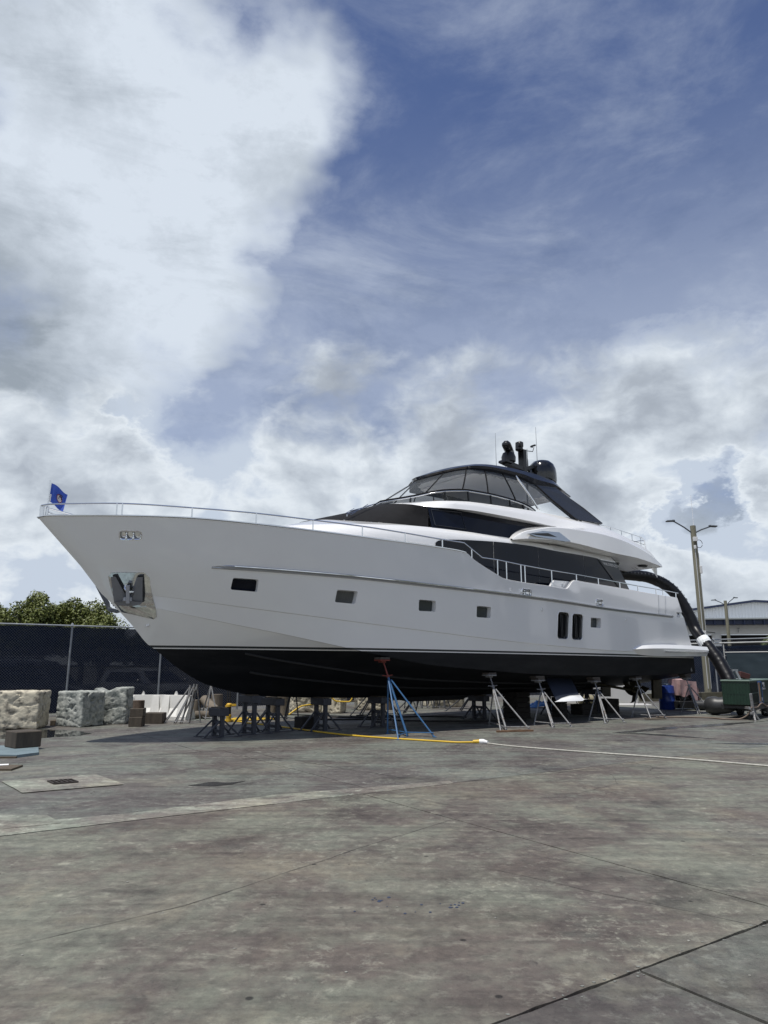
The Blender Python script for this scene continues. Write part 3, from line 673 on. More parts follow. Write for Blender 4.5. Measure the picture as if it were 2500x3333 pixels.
# ---- superstructure: lofts between measured level lines, built to both sides
def both(fn):
    for side in (1, -1): fn(side)
def strip(levels, name, mat, n=60, sub=1, smooth=35, parent=None, t0=0, t1=1, sep=False):
    """one mesh lofted through level curves and mirrored to starboard"""
    ts = np.linspace(t0, t1, n); cs = [curve(l, ts) for l in levels]; rows = []
    for i in range(len(cs)-1):
        for k in range(sub): rows.append(cs[i]*(1-k/sub) + cs[i+1]*(k/sub))
    rows.append(cs[-1]); mb = MB()
    for side in (1, -1):
        mb.grid([[(p[0], -side*p[1], p[2]) for p in r] for r in rows])
        if sep: o = mb.build(name, mat, parent or yacht, smooth=smooth); mb = MB()
    return o if sep else mb.build(name, mat, parent or yacht, smooth=smooth)
A = [(5.05,0,5.02),(5.15,.66,5.02),(5.6,1.27,5.04),(6.45,1.76,5.09),(7.5,2.0,5.17),(9.3,2.08,5.29),(11.4,2.06,5.33),(12.76,2.06,5.33),(14.2,2.06,5.31)]
DK = [(4.6,0,4.2),(4.72,.78,4.2),(5.25,1.45,4.2),(6.2,1.98,4.2),(7.4,2.2,4.2),(9.2,2.26,4.2),(11.4,2.26,3.3),(14.2,2.26,3.3)]
KN = [(4.62,0,4.70),(4.74,.78,4.70),(5.27,1.46,4.70),(6.2,1.98,4.72),(7.4,2.21,4.78),(9.2,2.265,4.90),(9.7,2.265,4.965),(10.75,2.265,5.065),(12.1,2.265,5.13),(13.1,2.265,5.14),(14.2,2.265,5.095)]
KM = [((a[0]+b[0])/2-.02, (a[1]+b[1])/2+.035, (a[2]+b[2])/2+.02) for a, b in zip(curve(KN, np.linspace(0,1,15)), curve(A, np.linspace(0,1,15)))]
house = strip([DK, KN, KM, A], 'deckhouse', gel, 70, sub=2, smooth=30)
AFT_A = [(14.2,2.15,5.28),(17.95,2.15,5.18)]; 
mb = MB()
for side in (1, -1):
    mb.grid([[(s_, -side*b_, z_) for s_, b_, z_ in r] for r in ([(14.2,2.26,3.3),(18.15,2.26,3.3)], [(14.2,2.265,5.095),(17.25,2.265,4.985)], [(14.2,2.06,5.31),(17.2,2.06,5.25)])])
mb.add([(18.15,-2.26,3.3),(18.15,2.26,3.3),(17.2,2.06,5.24),(17.2,-2.06,5.24)], [(0,1,2,3)]); mb.build('aft_bulkhead', gel, yacht)
CBc = [(6.5,0,5.42),(6.65,.8,5.39),(7.25,1.4,5.33),(8.2,1.84,5.30),(9.3,2.07,5.293)]
A_f = [p for p in A if p[0] <= 9.31]
strip([A_f, CBc], 'foredeck_top', gel, 50)
CT = [(8.62,0,6.10),(8.68,.8,6.07),(8.82,1.4,6.0),(9.0,1.75,5.94),(9.42,1.90,5.90)]
strip([[(p[0]-.01, p[1]+.006, p[2]+.008) for p in CBc], [(8.0,0,5.88),(8.08,.8,5.84),(8.35,1.4,5.75),(8.75,1.78,5.66),(9.38,1.97,5.6)], CT], 'windscreen_cover', canvas, 60, sub=4, smooth=40)
GA = [p for p in A if p[0] > 9.31]; GA = [(9.40,2.085,5.295)] + [(p[0], p[1]+.006, p[2]) for p in GA]
GB = [(9.42,1.90,5.905),(10.6,1.9,5.95),(12.17,1.92,5.93),(13.3,1.96,5.90),(14.25,2.02,5.80)]
strip([GA, GB], 'upper_window', glass_dark, 40, sep=True)
# framed opening pane in the upper window
frm = pm('window_frame_black', (.006, .007, .009), .25)
mb = MB()
def onwin(u, v, off=.008):
    a = curve(GA, [u])[0]; b = curve(GB, [u])[0]; p = a*(1-v)+b*v; return (p[0], -(p[1]+off), p[2]+off*.4)
for pts in ([(.03,.12),(.27,.10),(.255,.90),(.02,.88),(.03,.12)],):
    mb.tube([onwin(*q) for q in pts], .012, 5)
mb.build('opening_window_frame', pm('frame_soft_black', (.03, .034, .042), .3), yacht)
# coaming of the flying bridge, with its overhanging lip
BBf = [(8.85,0,6.08),(9.02,.6,6.05),(9.3,1.25,5.99),(9.55,1.7,5.94),(9.95,1.98,5.93),(10.4,2.07,5.94),(11.0,2.11,5.96),(12.17,2.14,5.945),(13.3,2.17,5.915),(14.3,2.20,5.87)]
BB = BBf + [(15.9,2.40,5.93),(17.1,2.42,5.86),(18.5,2.38,5.60),(19.5,2.3,5.30),(19.85,2.25,5.06)]
CC = [(9.0,0,6.22),(9.2,.6,6.20),(9.5,1.2,6.17),(9.75,1.6,6.16),(10.1,1.82,6.18),(10.5,1.9,6.215),(11.03,1.92,6.26),(12.1,1.92,6.30),(13.63,1.92,6.33),(15.04,1.93,6.33),(16.07,1.97,6.30),(16.6,2.0,6.27),(17.26,2.06,6.14),(18.6,2.2,5.76),(19.5,2.2,5.46),(20.0,2.15,5.12)]
CCm = [((a[0]+b[0])/2, (a[1]+b[1])/2+.035, (a[2]+b[2])/2+.03) for a, b in zip(curve(BB, np.linspace(0,1,15)), curve(CC, np.linspace(0,1,15)))]
coam = strip([BB, CCm, CC], 'flybridge_coaming', gel, 110, sub=3, smooth=30)
GB0 = [(8.6,0,6.08),(8.68,.8,6.05),(8.85,1.4,5.98),(9.05,1.75,5.93)] + GB
strip([GB0, BBf], 'coaming_lip', gel, 60, smooth=30)
# top surface of coaming, going in
strip([CC, [(p[0]+(.12 if p[1] < 1.6 else 0), max(0, p[1]-.10), p[2]+.004) for p in CC], [(p[0]+(.14 if p[1] < 1.6 else 0), max(0, p[1]-.12), p[2]-.45) for p in CC]], 'coaming_cap', gel, 110, smooth=25)
# wing / side overhang
T = [(12.33,2.30,5.24),(12.5,2.46,5.40),(12.72,2.53,5.49),(12.92,2.56,5.53),(13.4,2.57,5.64),(13.85,2.57,5.72),(14.8,2.57,5.77),(15.92,2.56,5.78),(17.08,2.55,5.71),(18.0,2.52,5.58),(19.2,2.46,5.28),(19.74,2.4,5.08)]
LW = [(12.33,2.30,5.225),(12.5,2.48,5.245),(12.72,2.57,5.26),(13.0,2.61,5.275),(13.6,2.62,5.31),(14.58,2.62,5.335),(15.3,2.62,5.30),(15.8,2.62,5.26),(16.95,2.6,5.19),(17.9,2.56,5.17),(19.2,2.48,5.06),(19.78,2.4,5.00)]
TI = [(12.36,2.12,5.28),(12.55,2.08,5.44),(12.8,2.06,5.58),(13.2,2.06,5.72),(13.8,2.10,5.82),(14.3,2.16,5.87),(15.0,2.28,5.90),(15.9,2.40,5.93),(17.1,2.42,5.86),(18.5,2.38,5.60),(19.5,2.3,5.30),(19.85,2.25,5.06)]
TM = [(a[0], a[1]-.02, a[2]+.022) for a in T]
wing = strip([LW, T, TM, TI], 'side_wing', gel, 110, sub=2, smooth=28, sep=True)
soff = pm('soffit_white', (.76, .76, .75), .3)
LWi = [(p[0], min(2.14, p[1]-.2) if p[0] < 17.5 else p[1]-.45, p[2]-.005) for p in LW]
strip([LW, LWi, [(p[0], 0, p[2]+.02) for p in LWi]], 'overhang_soffit', soff, 90, smooth=25)
# close the tail of the flying bridge deck across the boat
mb = MB(); tail = [CC[-1], BB[-1], T[-1], LW[-1]]
for i in range(3):
    a, b = tail[i], tail[i+1]
    for side in (1, -1):
        rows = [[(p[0]+.10*(1-(y/p[1])**2), -side*y, p[2]) for y in np.linspace(p[1], 0, 8)] for p in (a, b)]; mb.grid(rows)
mb.build('flybridge_tail', gel, yacht, smooth=40)
mb = MB(); fl_ = [(9.2,1.5,5.72),(10,1.85,5.74),(12,1.9,5.76),(16.3,2.0,5.78),(18.3,2.1,5.55),(19.8,2.12,5.05)]
mb.grid([[(p[0], -b, p[2]) for b in (p[1], p[1]*.5, 0, -p[1]*.5, -p[1])] for p in fl_]); mb.build('flybridge_deck', gel, yacht)
# polished intake scoop let into the wing
mb = MB(); sc_ = [(12.66,5.40),(13.28,5.545),(14.02,5.585),(14.55,5.36),(14.3,5.325),(12.95,5.345)]
mb.prism([(s_, -2.57, z_) for s_, z_ in sc_], (0, -.075, 0)); wi = mb.build('wing_scoop', pm('polished_scoop', (.34, .37, .42), .10, 1.0), yacht)
mb = MB(); mb.prism([(s_, -2.63, z_) for s_, z_ in ((12.72,5.405),(13.5,5.50),(13.9,5.42),(13.0,5.385))], (0, -.025, 0)); mb.build('scoop_lip', blackpl, wi)
# main deck side windows
top = [(9.35,4.82),(9.42,4.89),(9.64,4.945),(10.1,5.0),(10.75,5.05),(12.1,5.115),(13.04,5.125),(14.16,5.08),(15.64,5.05),(17.30,4.97)]
wb = lambda z: 2.277
tops = pchip([p[0] for p in top], [p[1] for p in top])
def wbot(s): return 4.76 - (s-9.35)*.6 if s < 9.8 else float(np.interp(s, [9.8, 11.2, 12], [4.49, 3.62, 3.45]))
cuts = [9.36, 11.55, 13.45, 15.6, 16.32]
for i in range(4):
    s0, s1 = cuts[i]+.006, cuts[i+1]-.006; ss = np.linspace(s0, s1, 24)
    mb = MB(); lean = .62 if i == 3 else 0
    for side in (1, -1):
        mb = MB()
        tr = [(s_, -side*wb(tops(s_)), float(tops(s_))) for s_ in ss]; br = [(s_, -side*wb(wbot(s_)), wbot(s_)) for s_ in ss]
        if i == 3: br[-1] = (17.55, -side*wb(3.9), 3.9); br = [(s_+(17.55-16.32)*(k/23), -side*wb(3.9), 3.9) for k, s_ in enumerate(ss)]
        mb.grid([br, tr]); mb.build('side_window', glass_dark, yacht)
for side in (1, -1):
    mb = MB(); mb.add([(s_, -side*wb(z_), z_) for s_, z_ in ((16.40,4.99),(17.28,4.965),(18.03,3.95),(17.70,3.9))], [(0,1,2,3)])
    mb.build('side_window', pm('dark_grey_glass', (.018, .021, .026), .05, spec=.35), yacht)
    mb = MB(); mb.prism([(s_, -side*(wb(z_)+.003), z_) for s_, z_ in ((16.30,5.0),(16.42,4.995),(17.66,3.95),(17.52,3.95))], (0, -side*.02, 0)); mb.build('window_strut', frm, yacht)
txt = pm('lettering_white', (.75, .75, .75), .4)
text_obj('lettering', 'SANLORENZO', .125, txt, frame((16.93, -(wb(4.86)+.008), 4.86), (1, 0, -.06), (0, .055, 1)), yacht)
# bulwark step moulding
mb = MB(); mb.prism([(13.38,-2.66,3.8),(13.66,-2.66,4.09),(14.35,-2.66,4.10),(14.35,-2.66,3.8)], (0, .10, 0)); bs_ = mb.build('boarding_step', gel, yacht)
mb = MB(); mb.tube([(14.0+.035*math.cos(t), -2.668, 3.97+.045*math.sin(t)) for t in np.linspace(0, 6.283, 14)], .009, 5); mb.build('step_handle', steel, bs_)
# windscreen of the flying bridge: smoked panes between rail and coaming
RR = [(9.2,0,6.33),(9.35,.5,6.33),(9.62,1.05,6.36),(9.85,1.45,6.41),(10.15,1.7,6.47),(10.6,1.82,6.53),(11.08,1.85,6.58),(11.88,1.85,6.59),(12.99,1.86,6.53),(13.68,1.88,6.39),(13.85,1.885,6.31)]
CR = [(9.12,0,6.21),(9.3,.55,6.19),(9.58,1.1,6.165),(9.83,1.5,6.16),(10.2,1.74,6.185),(10.6,1.84,6.22),(11.1,1.87,6.26),(11.9,1.87,6.29),(13.0,1.87,6.32),(13.68,1.88,6.335),(13.86,1.885,6.31)]
smoke = pmix('smoked_pane', (.012, .013, .012), .72, .03)
strip([CR, RR], 'fly_windscreen', smoke, 70)
for side in (1, -1):
    c = curve(RR, np.linspace(0, 1, 70)); mb = MB(); mb.tube([(p[0], -side*p[1], p[2]+.01) for p in c], .022, 8); mb.build('windscreen_rail', steel, yacht, smooth=50)
    mb = MB(); mb.tube([(p[0], -side*(p[1]-.005), p[2]+.05) for p in c], .028, 6); mb.build('enclosure_hem', canvas, yacht, smooth=50)
    cc_ = curve(CR, [.18, .36, .5, .66, .80, .9]); rr_ = curve(RR, [.18, .36, .5, .66, .80, .9])
    for a, b in zip(cc_, rr_):
        mb = MB(); mb.bar((a[0]+.05, -side*a[1], a[2]-.03), (b[0], -side*b[1], b[2]), .06, .03); mb.build('windscreen_post', frm, yacht)
# hardtop
HB = [(10.6,0,7.24),(10.8,.4,7.31),(11.12,.8,7.40),(11.35,1.2,7.44),(11.55,1.5,7.44),(12.0,1.62,7.47),(12.5,1.65,7.485),(13.5,1.65,7.45),(14.2,1.66,7.30),(15.0,1.66,7.32),(15.75,1.55,7.30)]
HT = [(10.75,0,7.42),(10.95,.4,7.5),(11.22,.8,7.57),(11.48,1.15,7.61),(11.75,1.45,7.63),(12.2,1.58,7.66),(12.6,1.6,7.68),(13.14,1.6,7.70),(14.09,1.6,7.69),(15.1,1.58,7.60),(15.8,1.48,7.36)]
def crown(f):
    out = []
    for s_, b_, z_ in HT:
        s2 = s_ + f*.9*max(0, 1-b_/1.58); zt = float(np.interp(s2, [10.7, 11.0, 11.5, 12.2, 13.2, 14.1, 15.1, 15.8], [7.40, 7.52, 7.63, 7.71, 7.76, 7.75, 7.65, 7.42]))
        out.append((s2, b_*(1-f), z_*(1-f)+zt*f if f < 1 else zt))
    return out
strip([HB, [(a[0]-.04, a[1]+.05, (a[2]+b[2])/2-.02) if a[1] > .01 else (a[0]-.05, 0, (a[2]+b[2])/2) for a, b in zip(HB, HT)], HT, crown(.55), crown(1.0)], 'hardtop', navy, 90, sub=2, smooth=40)
ceil = pm('hardtop_lining', (.62, .63, .64), .5)
mb = MB(); mb.grid([[(s_, -b, z_) for b in (w_, 0, -w_)] for s_, z_, w_ in ((11.3,7.38,.6),(11.7,7.43,1.3),(12.5,7.455,1.55),(13.5,7.42,1.55),(15.6,7.28,1.5))]); hc = mb.build('hardtop_ceiling', ceil, yacht)
mb = MB()
for k in range(12):
    s_ = 11.95+k*.30; z_ = float(np.interp(s_, [11,11.6,12.5,13.5,15.6], [7.35,7.41,7.45,7.42,7.28])); o_ = MB(); o_.box((s_, 0, z_-.05), (.20, 2.7, .03), ry=R(18)); o_.build('louvre', ceil, hc)
# hardtop tail spoiler
mb = MB(); mb.prism([(15.2,-1.45,7.62),(16.35,-1.3,7.30),(16.35,-1.3,7.26),(15.2,-1.45,7.48)], (0, 2.9*.97, 0)); mb.build('hardtop_tail', navy, yacht)
# arch leg panels
for side in (1, -1):
    pts = [(13.55,1.64,7.49),(14.2,1.66,7.28),(14.75,1.80,6.87),(15.50,2.0,6.37),(15.70,2.02,6.29),(16.95,2.06,6.27),(17.0,2.06,6.31),(16.2,1.93,6.76),(15.6,1.80,7.07),(15.2,1.68,7.32),(14.9,1.62,7.62),(13.9,1.61,7.69)]
    mb = MB(); mb.prism([(s_, -side*b_, z_) for s_, b_, z_ in pts], (0, side*.14, 0)); ar = mb.build('arch_leg', navy, yacht)
    mb = MB(); mb.tube([(s_-.03, -side*(b_+.015), z_) for s_, b_, z_ in ((14.2,1.66,7.28),(14.75,1.80,6.86),(15.50,2.0,6.36),(15.68,2.03,6.26))], .035, 8); mb.build('arch_trim', blackpl, ar, smooth=40)
    mb = MB(); mb.tube([(15.55, -side*2.06, 6.30), (15.85, -side*2.08, 6.06)], .028, 6); mb.tube([(15.5, -side*2.05, 6.33), (15.82, -side*2.1, 6.22)], .015, 6); mb.build('stay_strap', blackpl, ar)
# clear vinyl enclosure, one panel between each pair of seams
vinyl = pmix('clear_vinyl', (.40, .44, .48), .13, .04, spec=.8)
ENT = [(9.23,0,6.39),(9.38,.5,6.39),(9.65,1.04,6.42),(9.88,1.43,6.47),(10.18,1.68,6.53),(10.62,1.80,6.59),(11.08,1.83,6.64),(11.88,1.83,6.65),(12.99,1.84,6.59),(13.68,1.86,6.45),(14.6,1.89,6.36),(15.50,1.94,6.33)]
ENH = [(10.6,0,7.23),(10.8,.4,7.30),(11.12,.8,7.39),(11.35,1.2,7.43),(11.55,1.5,7.43),(12.0,1.61,7.46),(12.3,1.64,7.475),(13.0,1.64,7.465),(13.5,1.64,7.44),(13.85,1.65,7.38),(14.15,1.66,7.30)]
seams = [0, .2, .36, .50, .66, .80, 1.0]
for side in (1, -1):
    for i in range(len(seams)-1):
        ts = np.linspace(seams[i], seams[i+1], 14); a = curve(ENT, ts); b = curve(ENH, ts); mb = MB(); rows = []
        for k in range(5):
            v = k/4; r_ = a*(1-v)+b*v; bulge = .03*math.sin(math.pi*v); rows.append([(p[0]-.3*bulge, -side*(p[1]+bulge*(.3 if p[1] < 1.2 else 1)), p[2]) for p in r_])
        mb.grid(rows); mb.build('vinyl_panel', vinyl, yacht, smooth=60)
        if i:
            mb = MB(); mb.tube([rows[k][0] for k in range(5)], .022 if i < 5 else .035, 6); mb.build('enclosure_seam', canvas if i < 5 else steel, yacht, smooth=50)
    e_ = curve(ENH, np.linspace(0, 1, 50)); mb = MB(); rows = [[(p[0]-.01, -side*(p[1]+.015), p[2]+.02) for p in e_], [(p[0]-.02, -side*(p[1]+.03), p[2]-.15) for p in e_]]; mb.grid(rows); mb.build('enclosure_hem', canvas, yacht, smooth=50)
# flying bridge furniture glimpsed through the panes
beige = pm('beige_upholstery', (.45, .40, .33), .8)
mb = MB(); mb.box((10.75, .55, 6.12), (.5, 1.5, .75), bev=.1); mb.build('helm_console', blackpl, yacht)
mb = MB(); mb.box((11.75, .7, 6.05), (.55, .6, .55), bev=.1); mb.box((12.02, .7, 6.40), (.16, .6, .5), bev=.06); mb.build('helm_seat', blackpl, yacht)
mb = MB(); mb.box((10.7, -1.0, 6.02), (1.3, 1.0, .55), bev=.12); mb.build('sun_pad', beige, yacht)
mb = MB(); mb.box((14.6, -1.1, 6.0), (1.6, .7, .5), bev=.1); mb.box((14.6, -1.5, 6.28), (1.6, .16, .35), bev=.05); mb.build('bench_seat', pm('grey_upholstery', (.25, .25, .25), .8), yacht)
mb = MB(); mb.tube([(13.95, -1.5, 5.8), (13.95, -1.5, 7.38)], .03, 8); mb.build('hardtop_post', navy, yacht)
mb = MB(); mb.tube([(13.95, 1.5, 5.8), (13.95, 1.5, 7.38)], .03, 8); mb.build('hardtop_post', navy, yacht)
# brow hatch / visor plate ahead of the coaming
mb = MB(); mb.prism([(8.72,-.55,6.10),(9.22,-.6,6.235),(9.22,.6,6.235),(8.72,.55,6.10)], (0, 0, .03)); mb.build('brow_hatch', navy, yacht)
# windscreen wipers lying on the cover
for b0 in (1.25, .35):
    mb = MB(); p0 = Vector((7.15+.1*(b0 < 1), -b0*1.05, 5.45+.06*(b0 < 1))); p1 = Vector((8.25, -b0*.75, 5.98)); mb.tube([p0, p0+Vector((0, 0, .05)), p1], .012, 5)
    mb.tube([p1+Vector((-.35, -.05, -.12)), p1+Vector((.2, .03, .08))], .010, 5); mb.tube([p0+Vector((.12, 0, .05)), p1+Vector((-.15, .02, 0))], .008, 5); mb.build('wiper', steel, yacht)
# mast, radar, domes, aerials
mb = MB(); mb.bar((15.45, 0, 7.75), (15.45, 0, 9.10), .26, .16); mb.bar((14.55, 0, 8.50), (15.5, 0, 8.36), .24, .14); mb.bar((15.4, 0, 8.38), (15.98, 0, 8.58), .18, .12); mb.bar((14.42, 0, 8.53), (14.75, 0, 8.48), .36, .08); mast = mb.build('radar_mast', blackpl, yacht)
mb = MB(); mb.lathe([(.12, 0), (.24, .05), (.25, .22), (.2, .36), (.08, .40)], (14.74, 0, 8.50), 16); mb.box((14.74, 0, 9.02), (1.30, .30, .26), rz=R(37), bev=.09); mb.tube([(14.74, 0, 8.8), (14.74, 0, 9.0)], .11, 10); mb.build('radar', blackpl, yacht, smooth=40)
mb = MB(); mb.lathe([(.10, 0), (.14, .04), (.13, .30), (.05, .33)], (15.3, 0, 9.05), 12); mb.box((15.28, -.05, 9.26), (.22, .22, .22), bev=.04); mb.build('night_camera', blackpl, mast, smooth=40)
mb = MB(); mb.lathe([(.30, 0), (.50, .10), (.52, .16), (.52, .42), (.50, .60), (.43, .78), (.30, .90), (.12, .96), (0.01, .97)], (16.45, 0, 7.93), 28); mb.build('satellite_dome', pm('gloss_black', (.006, .006, .006), .12, coat=.4), yacht, smooth=40)
mb = MB(); mb.lathe([(.2, 0), (.2, .5)], (16.45, 0, 7.45), 14); mb.build('dome_pedestal', blackpl, yacht, smooth=40)
mb = MB(); mb.tube([(15.5, -.02, 9.1), (15.95, -.05, 9.13), (16.02, -.05, 9.30)], .014, 5); mb.box((16.0, -.05, 9.36), (.06, .18, .05)); mb.box((15.9, -.05, 9.30), (.10, .04, .05)); mb.build('wind_sensor', blackpl, mast)
for (s_, y_, z0, z1, r0) in ((16.05, -.15, 8.2, 10.05, .010), (15.05, .9, 7.8, 9.9, .009), (15.82, .1, 8.42, 9.25, .014), (15.95, .2, 8.42, 8.9, .016), (15.2, .6, 7.8, 8.7, .012)):
    mb = MB(); mb.tube([(s_, y_, z0), (s_, y_, (z0+z1)/2), (s_, y_, z1)], [r0*1.5, r0, r0*.6], 5); mb.lathe([(.03, 0), (.03, .14), (.015, .16)], (s_, y_, z0), 8); mb.build('aerial', blackpl if z1 < 9.5 else pm('aerial_grey', (.25, .26, .27), .5), yacht)
# guard rails, every stanchion a part
for side in (1, -1):
    rp_ = D['rail']; body = [(p[0], -side*p[1], p[2]) for p in rp_]
    fwd = [Vector(q) for q in body[:11]]; c = curve([tuple(q) for q in fwd], np.linspace(0, 1, 90))
    mb = MB(); mb.tube([tuple(q) for q in c] + [body[11], body[12]], .019, 7); mb.build('guard_rail', steel, yacht, smooth=50)
    mb = MB(); mb.tube(body[12:], .017, 7); mb.build('guard_rail', steel, yacht, smooth=50)
    ss = [p[0] for p in rp_]; zz = [p[2] for p in rp_]
    for q in D['posts']:
        s_ = q[0]; zt = float(np.interp(s_, ss, zz)); p = HL['sheer']; zb = float(np.interp(s_, p[:, 0], p[:, 2])); b_ = float(np.interp(s_, p[:, 0], p[:, 1]))-.05
        if 11.0 < s_ < 11.4: b_ = 2.77
        mb = MB(); mb.tube([(s_, -side*b_, zb-.02), (s_, -side*b_, zt)], .017, 6); mb.build('stanchion', steel, yacht, smooth=50)
mb = MB(); mb.tube([(.07, 0, 4.76), (.06, 0, 5.03)], .05, 10); mb.tube([(.16, 0, 4.74), (.17, 0, 5.03)], .035, 8); mb.tube([(.18, 0, 4.92), (.62, 0, 4.76)], .02, 6); mb.build('jackstaff_socket', steel, yacht, smooth=50)
# after rail on the flying bridge
mb = MB()
for side in (1, -1):
    pts = [(16.9, -side*1.95, 6.28), (17.5, -side*1.98, 6.24), (19.25, -side*2.0, 6.07), (19.42, -side*2.0, 5.98), (19.5, -side*2.02, 5.5)]
    mb.tube(pts, .018, 6)
    for s_, z0, z1 in ((17.5,6.1,6.24),(18.1,5.9,6.18),(18.7,5.7,6.12),(19.2,5.5,6.07)): mb.tube([(s_, -side*2.0, z0), (s_, -side*2.0, z1)], .014, 5)
    mb.tube([(18.2, -side*2.0, 5.95), (19.4, -side*2.0, 5.82)], .009, 5)
mb.tube([(19.42, -2.0, 5.98), (19.42, 2.0, 5.98)], .018, 6); mb.build('after_rail', steel, yacht, smooth=50)
# fittings under the overhang
for s_, b_ in ((18.0, 1.7), (19.2, 2.0)):
    mb = MB(); mb.lathe([(.16, 0), (.18, -.03), (.12, -.06)], (s_, -b_, 5.08), 14); mb.box((s_, -b_, 5.03), (.34, .12, .05)); mb.build('ceiling_lamp', blackpl, yacht)
# swimming platform: side pods and deck
PT = [(17.0,2.60,2.09),(17.15,2.72,2.16),(17.5,2.80,2.23),(18.0,2.86,2.27),(19,2.90,2.29),(20,2.92,2.28),(21.28,2.92,2.245)]
PM_ = [(16.95,2.60,2.07),(17.05,2.74,2.10),(17.4,2.86,2.13),(18.0,2.93,2.15),(19,2.97,2.16),(20,2.98,2.15),(21.30,2.97,2.12)]
PB = [(17.0,2.58,2.05),(17.2,2.66,2.0),(17.8,2.76,1.93),(18.4,2.82,1.91),(19,2.86,1.905),(20,2.88,1.91),(21.29,2.88,1.93)]
strip([[(p[0], p[1]-.35, p[2]+.01) for p in PT], PT, PM_, PB, [(p[0], p[1]-.4, p[2]+.02) for p in PB]], 'platform_pod', gel, 60, sub=2, smooth=40, sep=True)
mb = MB(); mb.box((20.95, 0, 2.10), (.70, 5.6, .27), bev=.05); mb.prism([(21.29,-2.92,2.24),(21.3,-2.97,2.12),(21.29,-2.88,1.93),(21.29,-2.5,1.95),(21.29,-2.5,2.25)], (.01, 0, 0)); mb.build('swim_platform', gel, yacht)
for side in (1, -1):
    mb = MB(); mb.tube([(18.6, -side*2.985, 2.06), (20, -side*3.0, 2.06), (21.25, -side*2.99, 2.045)], .02, 6); mb.build('platform_strake', steel, yacht, smooth=50)
# running gear: stabiliser fins, rudders, propellers and shafts
fin_m = pm('fin_black', (.014, .018, .028), .4)
for side in (1, -1):
    root = [(13.65,1.30),(14.84,1.27)]; tip = [(13.28,.64),(14.28,.78)]
    rows = []
    for v in np.linspace(0, 1, 6):
        le = root[0][0]*(1-v)+tip[0][0]*v; te = root[1][0]*(1-v)+tip[1][0]*v; zl_ = root[0][1]*(1-v)+tip[0][1]*v; zt_ = root[1][1]*(1-v)+tip[1][1]*v; b0 = 2.12+.72*v; rw = []
        for k in range(13):
            a = k/12*2*math.pi; x = .5-.5*math.cos(a); th = .06*(1-.3*v)*math.sin(a)*(1.25-x)
            rw.append((le+(te-le)*x, -side*(b0+th), zl_+(zt_-zl_)*x))
        rows.append(rw)
    mb = MB(); mb.grid(rows); fin = mb.build('stabiliser_fin', fin_m, yacht, smooth=50)
    mb = MB(); pr = [(13.22,.62,.02),(13.5,.71,.12),(13.85,.77,.17),(14.2,.79,.17),(14.28,.69,.18),(14.55,.665,.12)]
    rows = []
    for s_, zt_, w in pr:
        zb_ = .60 if s_ < 14.27 else .635
        rows.append([(s_, -side*(2.84-w), zb_+.02), (s_, -side*(2.84-w*.6), zt_-.01), (s_, -side*2.84, zt_), (s_, -side*(2.84+w*.6), zt_-.01), (s_, -side*(2.84+w), zb_+.02), (s_, -side*2.84, zb_), (s_, -side*(2.84-w), zb_+.02)])
    mb.grid(rows); mb.build('fin_winglet', gel, fin, smooth=60)
    bronze = pm('fouled_bronze', (.045, .038, .02), .5, .4, var=.4, vscale=6)
    rud = [(20.62,1.25),(21.14,1.22),(21.08,.42),(20.55,.44)]; mb = MB(); mb.prism([(s_, -side*1.15, z_) for s_, z_ in rud], (0, side*.09, 0)); mb.build('rudder', bronze, yacht)
    prop = bpy.data.objects.new('propeller', None); COL.objects.link(prop); prop.parent = yacht; prop.location = (19.55, -side*1.15, .72); prop.rotation_euler = (0, R(-7), 0)
    for k in range(5):
        rows = []
        for v in np.linspace(.14, 1, 7):
            rr_ = .50*v; w = .25*math.sin(math.pi*min(1, .25+.72*v)); a0 = k*2*math.pi/5; rw = []
            for x in np.linspace(-1, 1, 6):
                aa = a0 + x*w/max(rr_, .12)*.75+.35*v; rw.append((x*.12*(1.2-v*.5), rr_*math.cos(aa), rr_*math.sin(aa)))
            rows.append(rw)
        mb = MB(); mb.grid(rows); mb.build('blade', bronze, prop, smooth=60)
    mb = MB(); mb.lathe([(.02, -.22), (.09, -.1), (.10, .12), (.06, .2)], (0, 0, 0), 14, Matrix.Rotation(R(90), 3, 'Y')); mb.build('hub', bronze, prop, smooth=50)
    mb = MB(); mb.tube([(19.5, -side*1.15, .73), (15.2, -side*1.15, 1.28)], .045, 8); mb.build('propeller_shaft', bronze, yacht, smooth=50)
    mb = MB(); mb.bar((19.2, -side*1.15, .76), (19.15, -side*.85, 1.2), .05, .14); mb.bar((19.2, -side*1.15, .76), (19.15, -side*1.5, 1.2), .05, .14); mb.build('shaft_strut', bronze, yacht)
# spray rails on the bottom
for side in (1, -1):
    for f, s0, s1 in ((.62, 4.6, 17), (.36, 4.9, 17)):
        pts = []
        for s_ in np.linspace(s0, s1, 60):
            k = HL['keel']; c = HL['chine']; kz = np.interp(s_, k[:, 0], k[:, 2]); cb = np.interp(s_, c[:, 0], c[:, 1]); cz = np.interp(s_, c[:, 0], c[:, 2]); pts.append((s_, -side*(cb*f+.01), kz+(cz-kz)*f-.012))
        mb = MB(); mb.tube(pts, .030, 4); mb.build('spray_rail', rail_black, yacht)
# keel pads and the skeg
mb = MB(); mb.prism([(9.5,-.12,.73),(10.2,-.12,.60),(12.2,-.12,.60),(12.6,-.12,.74)], (0, .24, 0)); mb.build('skeg', black_paint, yacht)
